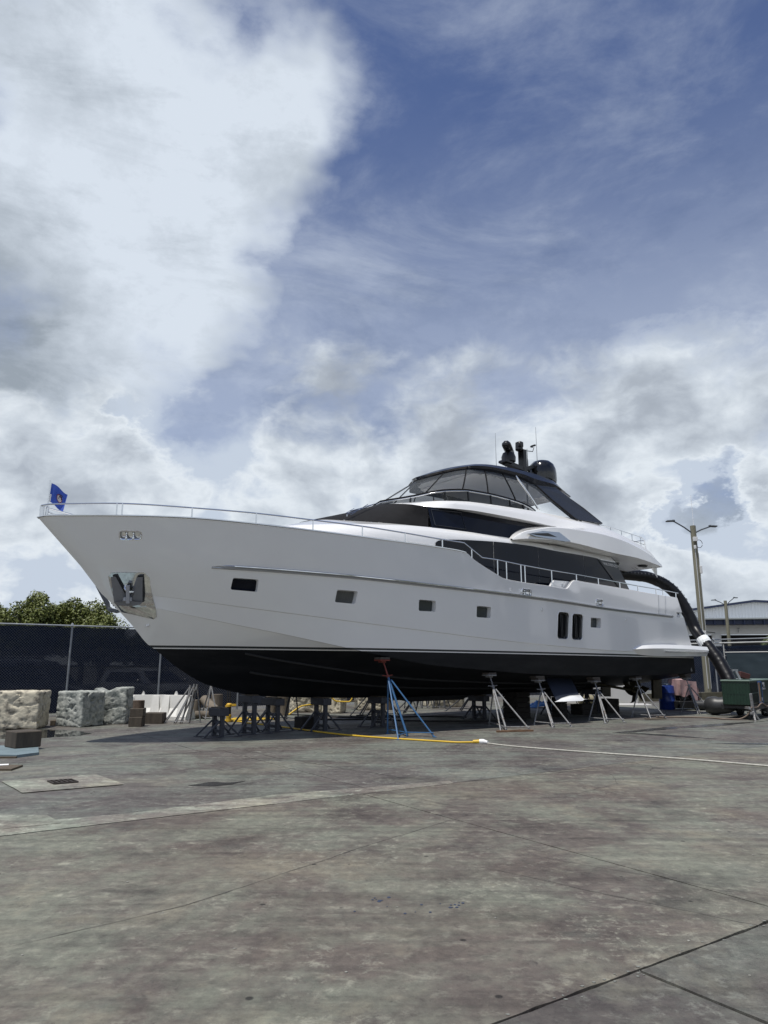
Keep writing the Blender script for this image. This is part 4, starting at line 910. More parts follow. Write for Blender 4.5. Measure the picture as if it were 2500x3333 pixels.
# ================================================================== STANDS UNDER THE YACHT
def W(s, b, z=0.0): return Vector((BX + D2.x*s + N2.x*b, BY + D2.y*s + N2.y*b, z))
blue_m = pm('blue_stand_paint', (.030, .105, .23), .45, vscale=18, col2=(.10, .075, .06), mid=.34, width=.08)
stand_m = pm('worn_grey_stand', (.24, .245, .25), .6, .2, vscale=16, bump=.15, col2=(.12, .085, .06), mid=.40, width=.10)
dark_stand_m = pm('dark_steel_stand', (.06, .064, .075), .55, .2, var=.3, vscale=9)  # shade on far-side stands put into the colour; also varies the idle bundle
red_m = pm('rusty_red', (.16, .03, .02), .65, var=.4, vscale=15)
padwood = pm('pad_plywood', (.06, .05, .042), .8, var=.4, vscale=10, stretch=(1, 1, 3))
def jack_stand(name, label, pad, mast, feet, mat, headmat, group, block=False, apex=.72):
    """pad, mast foot and three leg feet as (s, b[, z]) in the boat frame"""
    M0 = W(mast[0], mast[1]); t = thing(name, label, 'jack stand', M0, 0, group)
    P = W(*pad) - M0; F = [W(*f) - M0 for f in feet]; up = P.normalized(); A_ = P*apex
    mb = MB(); mb.tube([(0, 0, .0), tuple(A_*1.03)], .027, 8); mb.build('main_post', mat, t, smooth=50)
    for f in F:
        mb = MB(); a = A_ - f; k = A_ - up*.02 + Vector((f.x, f.y, 0)).normalized()*.05
        mb.tube([tuple(f), tuple(f.lerp(k, .93)), tuple(k)], .020, 7); mb.box((f.x, f.y, .008), (.09, .09, .012), rz=.4); mb.build('strut', mat, t, smooth=50)
        mb = MB(); mb.tube([(f.x*.97, f.y*.97, .10), (0, 0, .09)], .013, 6); mb.build('tie_bar', mat, t, smooth=50)
    top = P - up*.06
    mb = MB(); mb.tube([tuple(A_*.98), tuple(top)], .019, 8); mb.build('screw', headmat, t, smooth=50)
    mb = MB(); mb.tube([tuple(A_*1.03), tuple(A_*1.03+up*.05)], .042, 8); q = A_*1.06; mb.tube([tuple(q-Vector((.14, .05, -.01))), tuple(q), tuple(q+Vector((.12, .06, .02)))], .012, 5); mb.build('adjusting_handle', headmat, t, smooth=50)
    mb = MB(); rz = ANG; h = .04; mb.box(tuple(P - Vector((0, 0, .05))), (.30, .28, .035), rz=rz, bev=.008); mb.box(tuple(P - Vector((0, 0, .085))), (.14, .14, .04), rz=rz); pd = mb.build('head_plate', headmat, t)
    mb = MB(); mb.box(tuple(P - Vector((0, 0, .005))), (.30, .26, .05), rz=rz+.04, bev=.006)
    if block: mb.box(tuple(P + Vector((-.02, .0, .05))), (.34, .27, .06), rz=rz-.05, bev=.006)
    mb.build('wooden_pad', padwood, t)
    return t
def chz(s, b):
    c = HL['chine']; k = HL['keel']; cb = np.interp(s, c[:, 0], c[:, 1]); cz = np.interp(s, c[:, 0], c[:, 2]); kz = np.interp(s, k[:, 0], k[:, 2]); return float(kz+(cz-kz)*b/cb)
GP = 'jack stands along the near side of the hull'; GS = 'jack stands in shade along the far side of the hull'
stands = [
 ('blue jack stand with a rusty red screw head under the middle of the hull', (7.72, 2.10), (7.81, 2.98), [(7.84, 2.16), (7.17, 3.46), (8.18, 3.52)], blue_m, red_m, False),
 ('grey jack stand with a timber offcut under its foot, right of the blue stand', (11.15, 2.35), (10.76, 3.31), [(11.45, 1.98), (10.46, 3.40), (11.19, 3.73)], stand_m, stand_m, False),
 ('grey jack stand just left of the black stabiliser fin with white tip', (13.02, 2.42), (12.58, 3.30), [(12.55, 2.62), (12.33, 3.47), (12.93, 3.62)], stand_m, stand_m, True),
 ('grey jack stand right of the stabiliser fin, in front of a dark timber block', (15.55, 2.42), (15.13, 3.15), [(15.02, 2.55), (14.63, 3.43), (15.40, 3.52)], stand_m, stand_m, True),
 ('grey jack stand left of the blue drum in front of the propeller', (17.68, 2.42), (17.40, 3.05), [(17.40, 2.38), (17.22, 3.18), (17.85, 3.30)], stand_m, stand_m, False),
 ('grey jack stand under the stern corner in front of the pink covered machine', (20.62, 2.40), (20.40, 2.97), [(20.50, 2.20), (20.30, 2.95), (20.60, 3.35)], stand_m, stand_m, True)]
far_lab = ['dark jack stand on the far side of the hull, seen behind the forward grey trestles', 'dark jack stand on the far side, seen just right of the blue stand legs', 'dark jack stand on the far side near the tall timber pile',
           'dark jack stand on the far side, seen past the stabiliser fin', 'dark jack stand on the far side, seen behind the port propeller', 'dark jack stand on the far side beside the rudders']
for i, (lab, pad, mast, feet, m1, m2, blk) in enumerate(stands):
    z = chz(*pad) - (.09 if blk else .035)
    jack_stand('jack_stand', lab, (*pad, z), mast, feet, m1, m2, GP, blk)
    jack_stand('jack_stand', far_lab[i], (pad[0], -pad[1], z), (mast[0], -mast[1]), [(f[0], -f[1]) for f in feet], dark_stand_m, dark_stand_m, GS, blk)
# timber offcut under the second stand, and a scrap board further aft
t = MB(); p = W(10.75, 3.62); q = W(11.35, 4.0); t.bar((*W(10.22, 3.50).xy, .022), (*W(11.12, 3.86).xy, .022), .10, .044)
tag(t.build('timber_offcut', pm('brown_timber', (.16, .09, .05), .8, var=.4, vscale=6)), 'short brown timber offcut lying under the foot of a grey stand', 'timber')
t = MB(); c_ = W(17.2, 3.35); t.box((c_.x, c_.y, .012), (.62, .26, .024), rz=.35); tag(t.build('scrap_board', wood_dark), 'flat scrap board on the ground by the stand left of the drum', 'board')
# steel keel trestles
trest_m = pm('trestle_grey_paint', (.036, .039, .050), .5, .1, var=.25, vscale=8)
def trestle(label, s, b, h, w=.86, rot=0.0, beam=.17):
    t = thing('keel_trestle', label, 'trestle', W(s, b), ANG + R(90) + rot, 'steel trestles under the keel')
    mb = MB(); mb.box((0, 0, h-beam/2), (w, .24, beam), bev=.008); mb.build('beam', trest_m, t)
    mb = MB(); mb.box((0, 0, h+.012), (w*.7, .20, .022)); mb.build('timber_shim', wood_dark, t)
    for sg in (-1, 1):
        mb = MB(); mb.box((sg*w*.33, 0, (h-beam)/2), (.09, .09, h-beam)); mb.build('leg', trest_m, t)
        mb = MB(); mb.box((sg*w*.33, 0, .008), (.18, .95, .016)); mb.build('foot_plate', trest_m, t)
        for k in (-1, 1):
            mb = MB(); mb.bar((sg*w*.33, k*.06, h*.55), (sg*w*.33+sg*.03, k*.43, .015), .035); mb.build('brace', trest_m, t)
    for z in (.12, h*.5):
        mb = MB(); mb.box((0, 0, z), (w*.66-.11, .06, .07)); mb.build('crossbar', trest_m, t)
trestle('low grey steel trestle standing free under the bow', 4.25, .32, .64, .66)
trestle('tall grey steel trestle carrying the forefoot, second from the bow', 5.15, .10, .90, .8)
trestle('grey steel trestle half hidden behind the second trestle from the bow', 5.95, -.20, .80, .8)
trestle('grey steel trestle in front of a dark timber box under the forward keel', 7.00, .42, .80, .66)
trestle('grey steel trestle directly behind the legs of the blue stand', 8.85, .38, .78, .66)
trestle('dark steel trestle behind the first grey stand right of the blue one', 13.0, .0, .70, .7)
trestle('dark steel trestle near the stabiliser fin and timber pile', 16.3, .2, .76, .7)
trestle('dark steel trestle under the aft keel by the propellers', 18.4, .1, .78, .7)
# timber cribbing
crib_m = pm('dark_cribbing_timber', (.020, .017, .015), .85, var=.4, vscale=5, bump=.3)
def block(name, label, cat, c, size, rz, mat, group=None, bev=.015):
    t = MB(); t.box((0, 0, size[2]/2), size, bev=bev); o = t.build(name, mat); o.location = c; o.rotation_euler = (0, 0, rz); tag(o, label, cat, group); return o
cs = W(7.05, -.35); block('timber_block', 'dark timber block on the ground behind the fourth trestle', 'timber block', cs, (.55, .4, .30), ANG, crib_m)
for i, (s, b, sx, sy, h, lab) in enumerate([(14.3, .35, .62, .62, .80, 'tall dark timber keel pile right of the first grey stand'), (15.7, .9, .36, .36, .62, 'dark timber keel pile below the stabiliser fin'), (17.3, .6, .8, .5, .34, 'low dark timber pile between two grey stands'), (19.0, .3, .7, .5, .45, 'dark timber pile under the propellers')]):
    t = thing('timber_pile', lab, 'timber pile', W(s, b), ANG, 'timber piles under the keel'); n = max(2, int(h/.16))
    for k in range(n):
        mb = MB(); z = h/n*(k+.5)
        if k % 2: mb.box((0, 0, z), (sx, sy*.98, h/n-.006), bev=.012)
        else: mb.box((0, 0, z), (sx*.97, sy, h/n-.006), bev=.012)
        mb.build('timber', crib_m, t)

# ================================================================== LEFT SIDE OF THE YARD
coral = pm('coral_stone', (.58, .53, .41), .9, var=.0, vscale=5.0, bump=.5, bscale=22, col2=(.11, .10, .085), mid=.43, width=.10, detail=9)
coral_grey = pm('grey_green_coral_stone', (.42, .43, .39), .9, vscale=6.0, bump=.5, bscale=22, col2=(.10, .12, .115), mid=.46, width=.13, detail=9)
def stone_block(label, x, y, rz, size, mat, seed, group='rough stone mooring blocks', dip=0.0, hole=None):
    hx, hy, hz = size[0]/2, size[1]/2, size[2]; n = 30; mb = MB()
    def P(u, v, f):
        a, b = u*2-1, v*2-1
        return [(a*hx, -hy, v*hz), (hx, a*hy, v*hz), (-a*hx, hy, v*hz), (-hx, -a*hy, v*hz), (a*hx, b*hy, hz), (a*hx, -b*hy, 0)][f]
    for f in range(6):
        rows = []
        for i in range(n+1):
            rw = []
            for j in range(n+1):
                p = Vector(P(j/n, i/n, f)); c = Vector((0, 0, hz/2)); q = p-c
                e = [abs(q.x)/hx, abs(q.y)/hy, abs(q.z)/(hz/2)]; k = sorted(e)[1]
                d = q*(1-.030*max(0, (k-.86)/.14)**2); sd = Vector((seed*7.1, seed*3.3, 0))
                nz = noise.noise(p*2.2+sd)*.014 + noise.noise(p*6+sd)*.012 + noise.noise(p*17+sd)*.007 + noise.noise(p*34+sd)*.006
                pit = noise.noise(p*11+sd*2); pit = -.035*max(0, pit-.30)/.3
                g_ = -.03*max(0, 1-abs(noise.noise(Vector((p.x*1.2, p.y*1.2, p.z*2.5))+sd))*14)
                d = d + d.normalized()*(nz+pit+g_)
                if dip and q.z > 0: d.z -= dip*max(0, 1-abs(q.x/hx+.35)*1.6)*(q.z/(hz/2))
                if hole and f == 0:
                    hh = math.hypot(p.x-hole[0], p.z-hole[1])
                    if hh < .09: d.y += .10*(1-hh/.09)
                p2 = c+d; p2.z = max(p2.z, 0); rw.append(tuple(p2))
            rows.append(rw)
        mb.grid(rows)
    o = mb.build('stone_block', mat, smooth=48, weld=True); o.location = (x, y, 0); o.rotation_euler = (0, 0, rz); return tag(o, label, 'stone block', group)
stone_block('big cream coral stone block at the left edge with dark cracks', -9.68, 19.55, R(8), (1.25, .95, .96), coral, 1)
stone_block('squared grey stone block with a dark hole in its face, left of the bow', -8.36, 20.28, R(-27), (1.02, .78, .93), coral_grey, 2, hole=(.06, .50))
stone_block('greenish stone block with a sunken top edge beside the white barrier', -7.78, 21.15, R(6), (.93, .85, 1.0), coral_grey, 3, dip=.14)
stone_block('cream stone block seen under the hull beside a ladder', 1.35*.0-.55, 27.4, R(12), (1.0, .9, .95), coral, 4)
stone_block('cream stone block with a shaded right half, seen under the middle of the hull', 2.35, 29.2, R(30), (1.5, .9, 1.0), coral, 5)
stone_block('pale stone block behind the forward trestles under the bow', -2.75, 26.2, R(20), (1.1, .8, .8), coral, 6)
stone_block('low cream stone block behind the fourth trestle', -1.75, 25.6, R(-15), (.7, .6, .85), coral, 7)
# timber and pallet between the first two blocks
block('timber_offcut', 'grey timber offcuts stacked between the two left stone blocks', 'timber', (-8.95, 20.55, 0), (.55, .4, .14), .2, wood_dark)
block('timber_block', 'small pale box standing on offcuts between the left stone blocks', 'box', (-9.0, 20.6, .14), (.18, .16, .17), .1, pm('pale_box', (.35, .34, .32), .8))
# white traffic barriers
white_pl = pm('white_barrier_concrete', (.70, .69, .65), .6, var=.08, vscale=3)
def barrier(label, x, y, rz, Lb, h=.72):
    t = thing('road_barrier', label, 'barrier', (x, y, 0), rz, 'white barriers by the fence')
    prof = [(-.30, 0), (-.30, .10), (-.15, .34), (-.10, h), (.10, h), (.15, .34), (.30, .10), (.30, 0)]
    mb = MB(); mb.prism([(-Lb/2, a, z) for a, z in prof], (Lb, 0, 0)); mb.build('barrier_body', white_pl, t)
    for k in (-1, 1):
        mb = MB(); mb.prism([(k*Lb*.30-.16, -.31, .02), (k*Lb*.30+.16, -.31, .02), (k*Lb*.30+.09, -.13, h-.02), (k*Lb*.30-.09, -.13, h-.02)], (0, .04, 0)); mb.build('panel_rib', white_pl, t)
    mb = MB(); mb.prism([(-.1, -.04, h), (.0, -.04, h), (-.05, -.04, h+.12)], (0, .08, 0)); mb.build('lifting_lug', white_pl, t)
barrier('white road barrier behind the upright timber, next to the greenish stone', -7.42, 22.75, R(3), 1.25)
barrier('white road barrier partly hidden by the leaning grey stands', -6.35, 22.55, R(-14), .95)
# upright timbers and blocks in front
wood_end = pm('brown_timber_block', (.060, .048, .036), .8, var=.5, vscale=5, bump=.35, bscale=25, stretch=(1, 1, .2))
block('timber_block', 'squat dark timber block at the base of the upright stack', 'timber block', (-6.72, 20.08, 0), (.36, .32, .26), .05, wood_end)
block('timber_block', 'dark timber block in the middle of the upright stack', 'timber block', (-6.71, 20.09, .26), (.36, .31, .22), .09, wood_end)
t = MB(); t.lathe([(.155, 0), (.155, .20), (.148, .205)], (0, 0, 0), 14); o = t.build('timber_block', pm('brown_round_timber', (.10, .07, .05), .8, var=.5, vscale=6), smooth=40); o.location = (-6.71, 20.1, .48); tag(o, 'short round timber topmost on the upright stack', 'timber block')
block('timber_block', 'wide low timber block right of the upright stack', 'timber block', (-6.55, 21.1, 0), (.55, .35, .30), -.03, wood_end)
t = MB(); t.tube([(-7.15, 21.2, .12), (-6.3, 21.25, .12)], .12, 12); tag(t.build('log', wood_dark, smooth=40), 'round log lying behind the upright timber stack', 'log')
block('timber_block', 'big square timber block alone at the left on a blue grey board', 'timber block', (-7.17, 14.75, .05), (.50, .52, .31), R(48), wood_end)
blueboard = pm('blue_grey_board', (.15, .20, .22), .6, var=.25, vscale=4)
t = MB(); t.prism([(-8.6, 14.9, .0), (-7.0, 15.05, .0), (-6.42, 13.85, .0), (-6.62, 13.45, .0), (-8.6, 13.6, .0)], (0, 0, .05)); tag(t.build('board', blueboard), 'pale blue grey board lying under the square timber block', 'board')
t = MB(); t.prism([(-7.2, 12.5, .0), (-5.94, 12.3, .0), (-5.90, 11.85, .0), (-7.2, 11.85, .0)], (0, 0, .03)); o = t.build('board', wood_dark); tag(o, 'dark board with a white paint streak at the left edge', 'board')
t = MB(); t.tube([(-7.0, 12.2, .034), (-6.4, 12.15, .034), (-6.15, 12.25, .034)], .022, 5); t.build('paint_streak', pm('white_paint', (.75, .75, .73), .6), o)
t = MB(); t.box((-7.4, 13.35, .015), (1.6, .05, .03), rz=.06); tag(t.build('batten', wood_dark), 'thin grey batten lying in front of the blue grey board', 'timber')
# idle tripod stands
def tripod(label, x, y, h, feet, apex=(0, 0), mat=stand_m, name='jack_stand', group='idle stands by the fence', r=.022):
    t = thing(name, label, 'jack stand', (x, y, 0), 0, group); A_ = Vector((*apex, h))
    for fx, fy in feet:
        mb = MB(); mb.tube([(fx, fy, 0), tuple(Vector((fx, fy, 0)).lerp(A_, .93)), tuple(A_)], r, 7); mb.build('leg', mat, t, smooth=50)
    for i in range(len(feet)-1):
        mb = MB(); a, b = feet[i], feet[i+1]; mb.tube([(a[0]*.97, a[1]*.97, .06), (b[0]*.97, b[1]*.97, .06)], .012, 5); mb.build('tie_bar', mat, t, smooth=50)
    mb = MB(); mb.tube([tuple(A_-Vector((0, 0, .08))), tuple(A_+Vector((0, 0, .04)))], .03, 8); mb.build('collar', mat, t, smooth=50)
tripod('idle grey tripod stand alone between the leaning stands and the logs', -5.38, 22.35, 1.02, [(-.36, .75), (-.03, 0), (.34, .02)], (.02, .3))
tripod('grey stand leaning leftmost in the bundle by the white barrier', -5.95, 21.0, 1.02, [(-.38, .25), (-.30, .05), (.22, -.05)], (.36, .1))
tripod('grey stand in the middle of the leaning bundle by the white barrier', -5.84, 20.95, 1.05, [(-.15, .1), (-.05, -.1), (.30, .0)], (.36, .15))
tripod('grey stand rightmost in the leaning bundle by the white barrier', -5.62, 21.1, 1.04, [(-.20, -.05), (.06, .0), (.34, .15)], (.20, .1))
# logs and short posts behind the bow
logm = pm('old_piling', (.15, .125, .095), .85, var=.45, vscale=4, bump=.5, bscale=16, stretch=(1, 1, .3))
def log(label, a, b, r, group='logs and pilings behind the bow'):
    t = MB(); t.tube([a, b], r, 14); tag(t.build('log', logm, smooth=50), label, 'log', group)
log('thick log propped slanting behind the idle tripod', (-5.95, 24.3, .50), (-5.38, 23.6, .17), .16)
log('short thin log lying left of the slanting log', (-5.85, 22.85, .12), (-5.42, 22.9, .12), .115)
log('upright piling stub right behind the slanting log', (-5.85, 25.7, 0), (-5.85, 25.7, .62), .20)
log('upright piling stub left of the slanting log', (-6.2, 24.2, 0), (-6.2, 24.2, .5), .17)
log('upright piling stub behind the yellow pump', (-3.75, 24.6, 0), (-3.75, 24.6, .72), .20)
log('upright piling stub behind the second trestle', (-3.35, 24.4, 0), (-3.35, 24.4, .60), .20)
log('long pale log lying behind the third trestle', (-3.2, 26.0, .75), (-1.9, 26.6, .80), .13)
log('brown piling stub beside the blue stand', (.12, 27.3, 0), (.12, 27.3, .8), .22)
# yellow pump and its hoses
yel = pm('yellow_paint', (.62, .38, .03), .45, var=.15, vscale=10); yel2 = pm('bright_yellow_cable', (.60, .39, .03), .5, var=.1)
t = thing('bilge_pump', 'small yellow and black pump standing behind the low trestle', 'pump', (-4.55, 21.6, 0))
mb = MB(); mb.lathe([(.06, .42), (.085, .44), (.085, .50), (.05, .53)], (0, 0, 0), 10); mb.box((.08, 0, .48), (.26, .06, .06)); mb.box((-.06, 0, .45), (.08, .14, .05)); mb.build('pump_head', yel, t, smooth=40)
mb = MB(); mb.lathe([(.065, .22), (.065, .42)], (0, 0, 0), 10); mb.build('motor', blackpl, t, smooth=40)
mb = MB(); mb.lathe([(.08, .0), (.09, .05), (.07, .12), (.085, .16), (.07, .22)], (0, 0, 0), 10); mb.build('pump_base', yel, t, smooth=40)
mb = MB(); mb.tube([(.02, 0, .55), (.0, .02, .95), (-.03, .05, 1.3)], .02, 6); mb.tube([(-.05, 0, .55), (-.08, .02, 1.3)], .016, 6); mb.build('riser_hose', rubber, t, smooth=50)
t = MB(); t.box((-3.80, 24.15, .82), (.14, .14, .2), bev=.03); tag(t.build('junction_box', yel), 'small yellow junction box on a piling behind the second trestle', 'junction box')
def cable(name, label, pts, r, mat, cat='cable', lift=None, group=None, n=90):
    c = curve([(*p, r) if len(p) == 2 else p for p in pts], np.linspace(0, 1, n)); t = MB(); t.tube([tuple(q) for q in c], r, 7); return tag(t.build(name, mat, smooth=60), label, cat, group)
yc = cable('power_cable', 'thick yellow power cable running from under the bow to the white cable', [(-3.9, 22.6), (-4.6, 22.3), (-4.75, 21.9), (-4.2, 21.5), (-4.03, 21.2), (-3.4, 20.5), (-2.72, 19.72), (-2.1, 18.9), (-1.24, 17.85), (-.5, 17.15), (.36, 16.57), (1.0, 16.19), (1.45, 15.93), (1.62, 15.86), (1.82, 15.88), (1.93, 15.88)], .020, yel2)
mb = MB(); mb.tube([(1.90, 15.88, .03), (2.06, 15.87, .035)], [.035, .045], 10); mb.build('plug', yel2, yc, smooth=40)
wcm = pm('dirty_white_cable', (.40, .39, .34), .7, var=.3, vscale=14)
wc = cable('power_cable', 'dirty white cable crossing the yard to the right edge', [(2.10, 15.87), (2.2, 15.72), (2.5, 15.30), (3.55, 14.42), (4.75, 13.57), (5.49, 13.02), (6.3, 12.30), (7.6, 11.3), (9, 10.2)], .015, wcm)
mb = MB(); mb.tube([(2.04, 15.87, .035), (2.12, 15.85, .035), (2.2, 15.74, .03)], [.05, .055, .03], 10); mb.build('socket', pm('white_plastic', (.75, .75, .74), .4), wc, smooth=40)
for i, (pts, lab) in enumerate([([(-4.7, 22.3), (-4.2, 22.0), (-3.5, 22.2), (-3.2, 22.6), (-3.9, 22.8), (-4.6, 22.5), (-4.3, 22.1), (-3.6, 22.35)], 'coil of yellow hose on the ground behind the low trestle'), ([(-3.0, 23.2, .1), (-2.6, 23.4, .35), (-2.2, 23.8, .4), (-1.9, 24.3, .5), (-1.85, 24.6, 1.0)], 'yellow hose looping up behind the third trestle'), ([(-2.0, 24.8, .9), (-1.6, 24.9, .42), (-1.2, 25.0, .40), (-.95, 25.1, .85)], 'yellow hose hanging in a bow behind the fourth trestle'), ([(.2, 26.0, .75), (.9, 26.4, .68), (1.5, 26.7, .80), (2.1, 27.0, .9), (2.5, 27.2, .88)], 'yellow hose strung behind the blue stand')]):
    cable('hose', lab, pts, .026, yel2, 'hose')
for i, (pts, lab) in enumerate([([(-3.6, 24.6), (-2.4, 24.1), (-1.2, 23.6), (.2, 23.3), (1.4, 23.5), (2.6, 23.2)], 'black hose trailing on the ground behind the trestles'), ([(-2.4, 22.8), (-1.4, 22.2), (-.2, 22.4), (.6, 21.8), (2.6, 21.6), (4.2, 21.9)], 'black hose in the shade under the hull'), ([(-1.7, 23.4), (-.8, 23.0), (-.1, 23.3), (.3, 23.9), (-.3, 24.4), (-.9, 24.0)], 'loop of dark hose beside the ladder foot')]):
    cable('hose', lab, pts, .022, rubber, 'hose')
# step ladder and timbers seen under the hull
t = thing('step_ladder', 'weathered step ladder standing beside a cream stone block under the hull', 'ladder', (-1.15, 27.0, 0), R(10))
for sx in (-.26, .26):
    mb = MB(); mb.bar((sx, 0, 0), (sx*.6, .35, 1.9), .06, .04); mb.build('rail', logm, t); mb = MB(); mb.bar((sx, .75, 0), (sx*.6, .38, 1.9), .05, .03); mb.build('back_leg', logm, t)
for k in range(1, 6):
    mb = MB(); z = k*.32; mb.box((0, .35*z/1.9, z), (.48-.03*k, .08, .035)); mb.build('tread', logm, t)
block('timber_block', 'pale olive crate on the ground left of the ladder', 'crate', (-1.85, 26.0, 0), (.75, .5, .46), .1, pm('olive_crate', (.13, .12, .08), .8, var=.3, vscale=8))
random.seed(4)
for k in range(7):
    x = 1.0 + .22*k; tripod(f'idle stand {["first","second","third","fourth","fifth","sixth","seventh"][k]} from the left in the bundle seen behind the blue stand', x, 28.0+.1*(k % 3), .95+.1*(k % 2), [(-.22, .1), (.02, -.12), (.22, .06)], ((k % 3-1)*.10, 0), stand_m if k % 2 else dark_stand_m)
# things stored at the far side towards the stern
whitepanel = pm('white_panel', (.62, .61, .59), .6, var=.06, vscale=2)
t = MB(); t.box((0, 0, .45), (2.3, .10, .9)); o = t.build('hoarding_panel', whitepanel); o.location = (9.75, 31.5, 0); o.rotation_euler = (0, 0, R(4)); tag(o, 'long white panel standing on edge behind the propellers', 'panel')
t = MB(); t.box((0, 0, .42), (1.6, .10, .84)); o = t.build('hoarding_panel', whitepanel); o.location = (7.9, 31.8, 0); o.rotation_euler = (0, 0, R(-3)); tag(o, 'white panel with a fire extinguisher before it', 'panel')
t = MB(); t.box((0, 0, .03), (1.4, .8, .06)); o = t.build('hoarding_panel', whitepanel); o.location = (10.1, 30.0, 0); tag(o, 'white panel lying flat beneath the propellers', 'panel')
t = thing('fire_extinguisher', 'red fire extinguisher standing by a white panel', 'fire extinguisher', (7.75, 31.0, .15))
mb = MB(); mb.lathe([(.08, 0), (.09, .03), (.09, .38), (.05, .46)], (0, 0, 0), 12); mb.build('cylinder', pm('extinguisher_red', (.45, .02, .02), .35), t, smooth=40)
mb = MB(); mb.tube([(0, 0, .46), (0, 0, .52), (.1, 0, .5)], .015, 6); mb.build('valve', blackpl, t)
t = thing('water_heater_tank', 'tan tank lying on its side by the extinguisher', 'tank', (8.6, 30.9, .2), R(10)); mb = MB(); mb.lathe([(.02, -.45), (.16, -.42), (.19, -.36), (.19, .36), (.16, .42), (.02, .45)], (0, 0, 0), 16, Matrix.Rotation(R(90), 3, 'Y')); mb.build('tank_shell', pm('tan_shell', (.25, .22, .14), .6, var=.3), t, smooth=40)
mb = MB(); 
for x in (-.15, .2): mb.lathe([(.2, x-.03), (.2, x+.03)], (0, 0, 0), 16, Matrix.Rotation(R(90), 3, 'Y'))
mb.build('strap', rubber, t)
tarp_m = pm('blue_tarp', (.05, .20, .48), .45, var=.2, vscale=6)
def tarp(label, x, y, sx, sy, h, seed):
    mb = MB(); rows = []
    for i in range(17):
        rw = []
        for j in range(17):
            u, v = i/16*2-1, j/16*2-1; r_ = max(0, 1-(u*u+v*v)*.75); z = .02+h*r_*(.6+.8*abs(noise.noise(Vector((u*2.5, v*2.5, seed))))); rw.append((u*sx, v*sy, z))
        rows.append(rw)
    mb.grid(rows); o = mb.build('tarpaulin', tarp_m, smooth=50); o.location = (x, y, 0); tag(o, label, 'tarpaulin', 'crumpled blue tarpaulins')
tarp('crumpled blue tarpaulin left of the stabiliser fin', 6.15, 28.6, .5, .35, .3, 1); tarp('crumpled blue tarpaulin between two grey stands towards the stern', 8.35, 28.2, .5, .3, .22, 6)
t = thing('hose_reel_cart', 'dark wheeled cart with a hose reel behind the stabiliser fin', 'cart', (5.2, 30.0, 0), .3)
for sx in (-.25, .25):
    mb = MB(); mb.lathe([(.10, -.03), (.15, -.03), (.15, .03), (.10, .03)], (sx, 0, .15), 14, Matrix.Rotation(R(90), 3, 'Y')); mb.build('wheel', rubber, t, smooth=40)
mb = MB(); mb.bar((-.25, 0, .2), (-.25, .1, 1.0), .04); mb.bar((.25, 0, .2), (.25, .1, 1.0), .04); mb.bar((-.25, .1, 1.0), (.25, .1, 1.0), .04); mb.bar((-.25, 0, .35), (.25, 0, .35), .04); mb.build('frame', greysteel, t)
mb = MB(); mb.lathe([(.12, -.16), (.28, -.16), (.28, -.14), (.12, -.13), (.12, .13), (.28, .14), (.28, .16), (.12, .16)], (0, 0, .6), 18, Matrix.Rotation(R(90), 3, 'Y')); mb.build('reel', pm('grey_reel', (.2, .2, .2), .6), t, smooth=40)
# ================================================================== RIGHT SIDE: DRUM, COVERED WASHER, GENERATOR, DUCT
t = thing('plastic_drum', 'blue plastic drum standing under the stern', 'drum', (10.62, 27.55, 0))
mb = MB(); mb.lathe([(.27, 0), (.285, .03), (.285, .27), (.295, .29), (.295, .31), (.285, .33), (.285, .57), (.295, .59), (.295, .61), (.285, .63), (.28, .84), (.27, .86), (.24, .87)], (0, 0, 0), 26); mb.build('drum_body', pm('blue_drum_plastic', (.010, .035, .20), .35, var=.1), t, smooth=40)
mb = MB(); mb.lathe([(.24, .865), (.235, .85), (.0, .85)], (0, 0, 0), 26); mb.box((.05, .02, .90), (.30, .22, .07), rz=.5, bev=.03); mb.build('drum_lid', pm('grey_lid', (.2, .24, .27), .5), t, smooth=40)
pink = pm('faded_pink_cloth', (.66, .47, .45), .85, var=.0, vscale=2.5, bump=.5, bscale=6, col2=(.36, .20, .20))
t = thing('pressure_washer', 'machine under a faded pink printed cover on a black tray', 'machine', (11.22, 27.5, 0), R(18))
mb = MB(); mb.box((-.1, 0, .19), (.72, .66, .26), bev=.02); mb.box((.42, 0, .15), (.36, .6, .22), bev=.02); mb.build('tray', pm('black_tray', (.010, .010, .011), .6), t)
mb = MB(); mb.box((0, .02, .52), (.44, .4, .40), bev=.04); mb.tube([(-.3, -.2, .3), (-.32, -.15, .9)], .02, 6); mb.tube([(.25, -.2, .3), (.30, -.15, .9)], .02, 6); mb.build('engine', blackpl, t)
mb = MB(); rows = []
for k in range(41):
    th = k/40*2*math.pi; ca, sa = math.cos(th), math.sin(th); q = max(abs(ca), abs(sa)); x0, y0 = .37*ca/q, .33*sa/q; rw = []
    drop = .58 + .16*noise.noise(Vector((math.cos(th)*1.5, math.sin(th)*1.5, 4))) + (.22 if 5.2 < th < 6.2 else 0)
    for v in np.linspace(0, 1, 12):
        z = 1.10-.05*(ca+1) - (drop+.02)*v; fl_ = 1+.03*math.sin(v*2.5)-.10*v + .11*v*math.sin(th*7+v*2)
        rw.append((x0*fl_, y0*fl_, z + .012*noise.noise(Vector((th*3, v*4, 1)))))
    rows.append(rw)
top_ = [[(p[0][0]*k, p[0][1]*k, p[0][2]+.02*(1-k)+.012*noise.noise(Vector((p[0][0]*4*k, p[0][1]*4*k, 2)))) for k in (1, .93, .7, .4, .1)] for p in rows]
rows[-1] = rows[0]; top_[-1] = top_[0]
mb.grid(rows); mb.grid(top_); cov = mb.build('cover', pink, t, smooth=45)
mb = MB(); fr_ = []
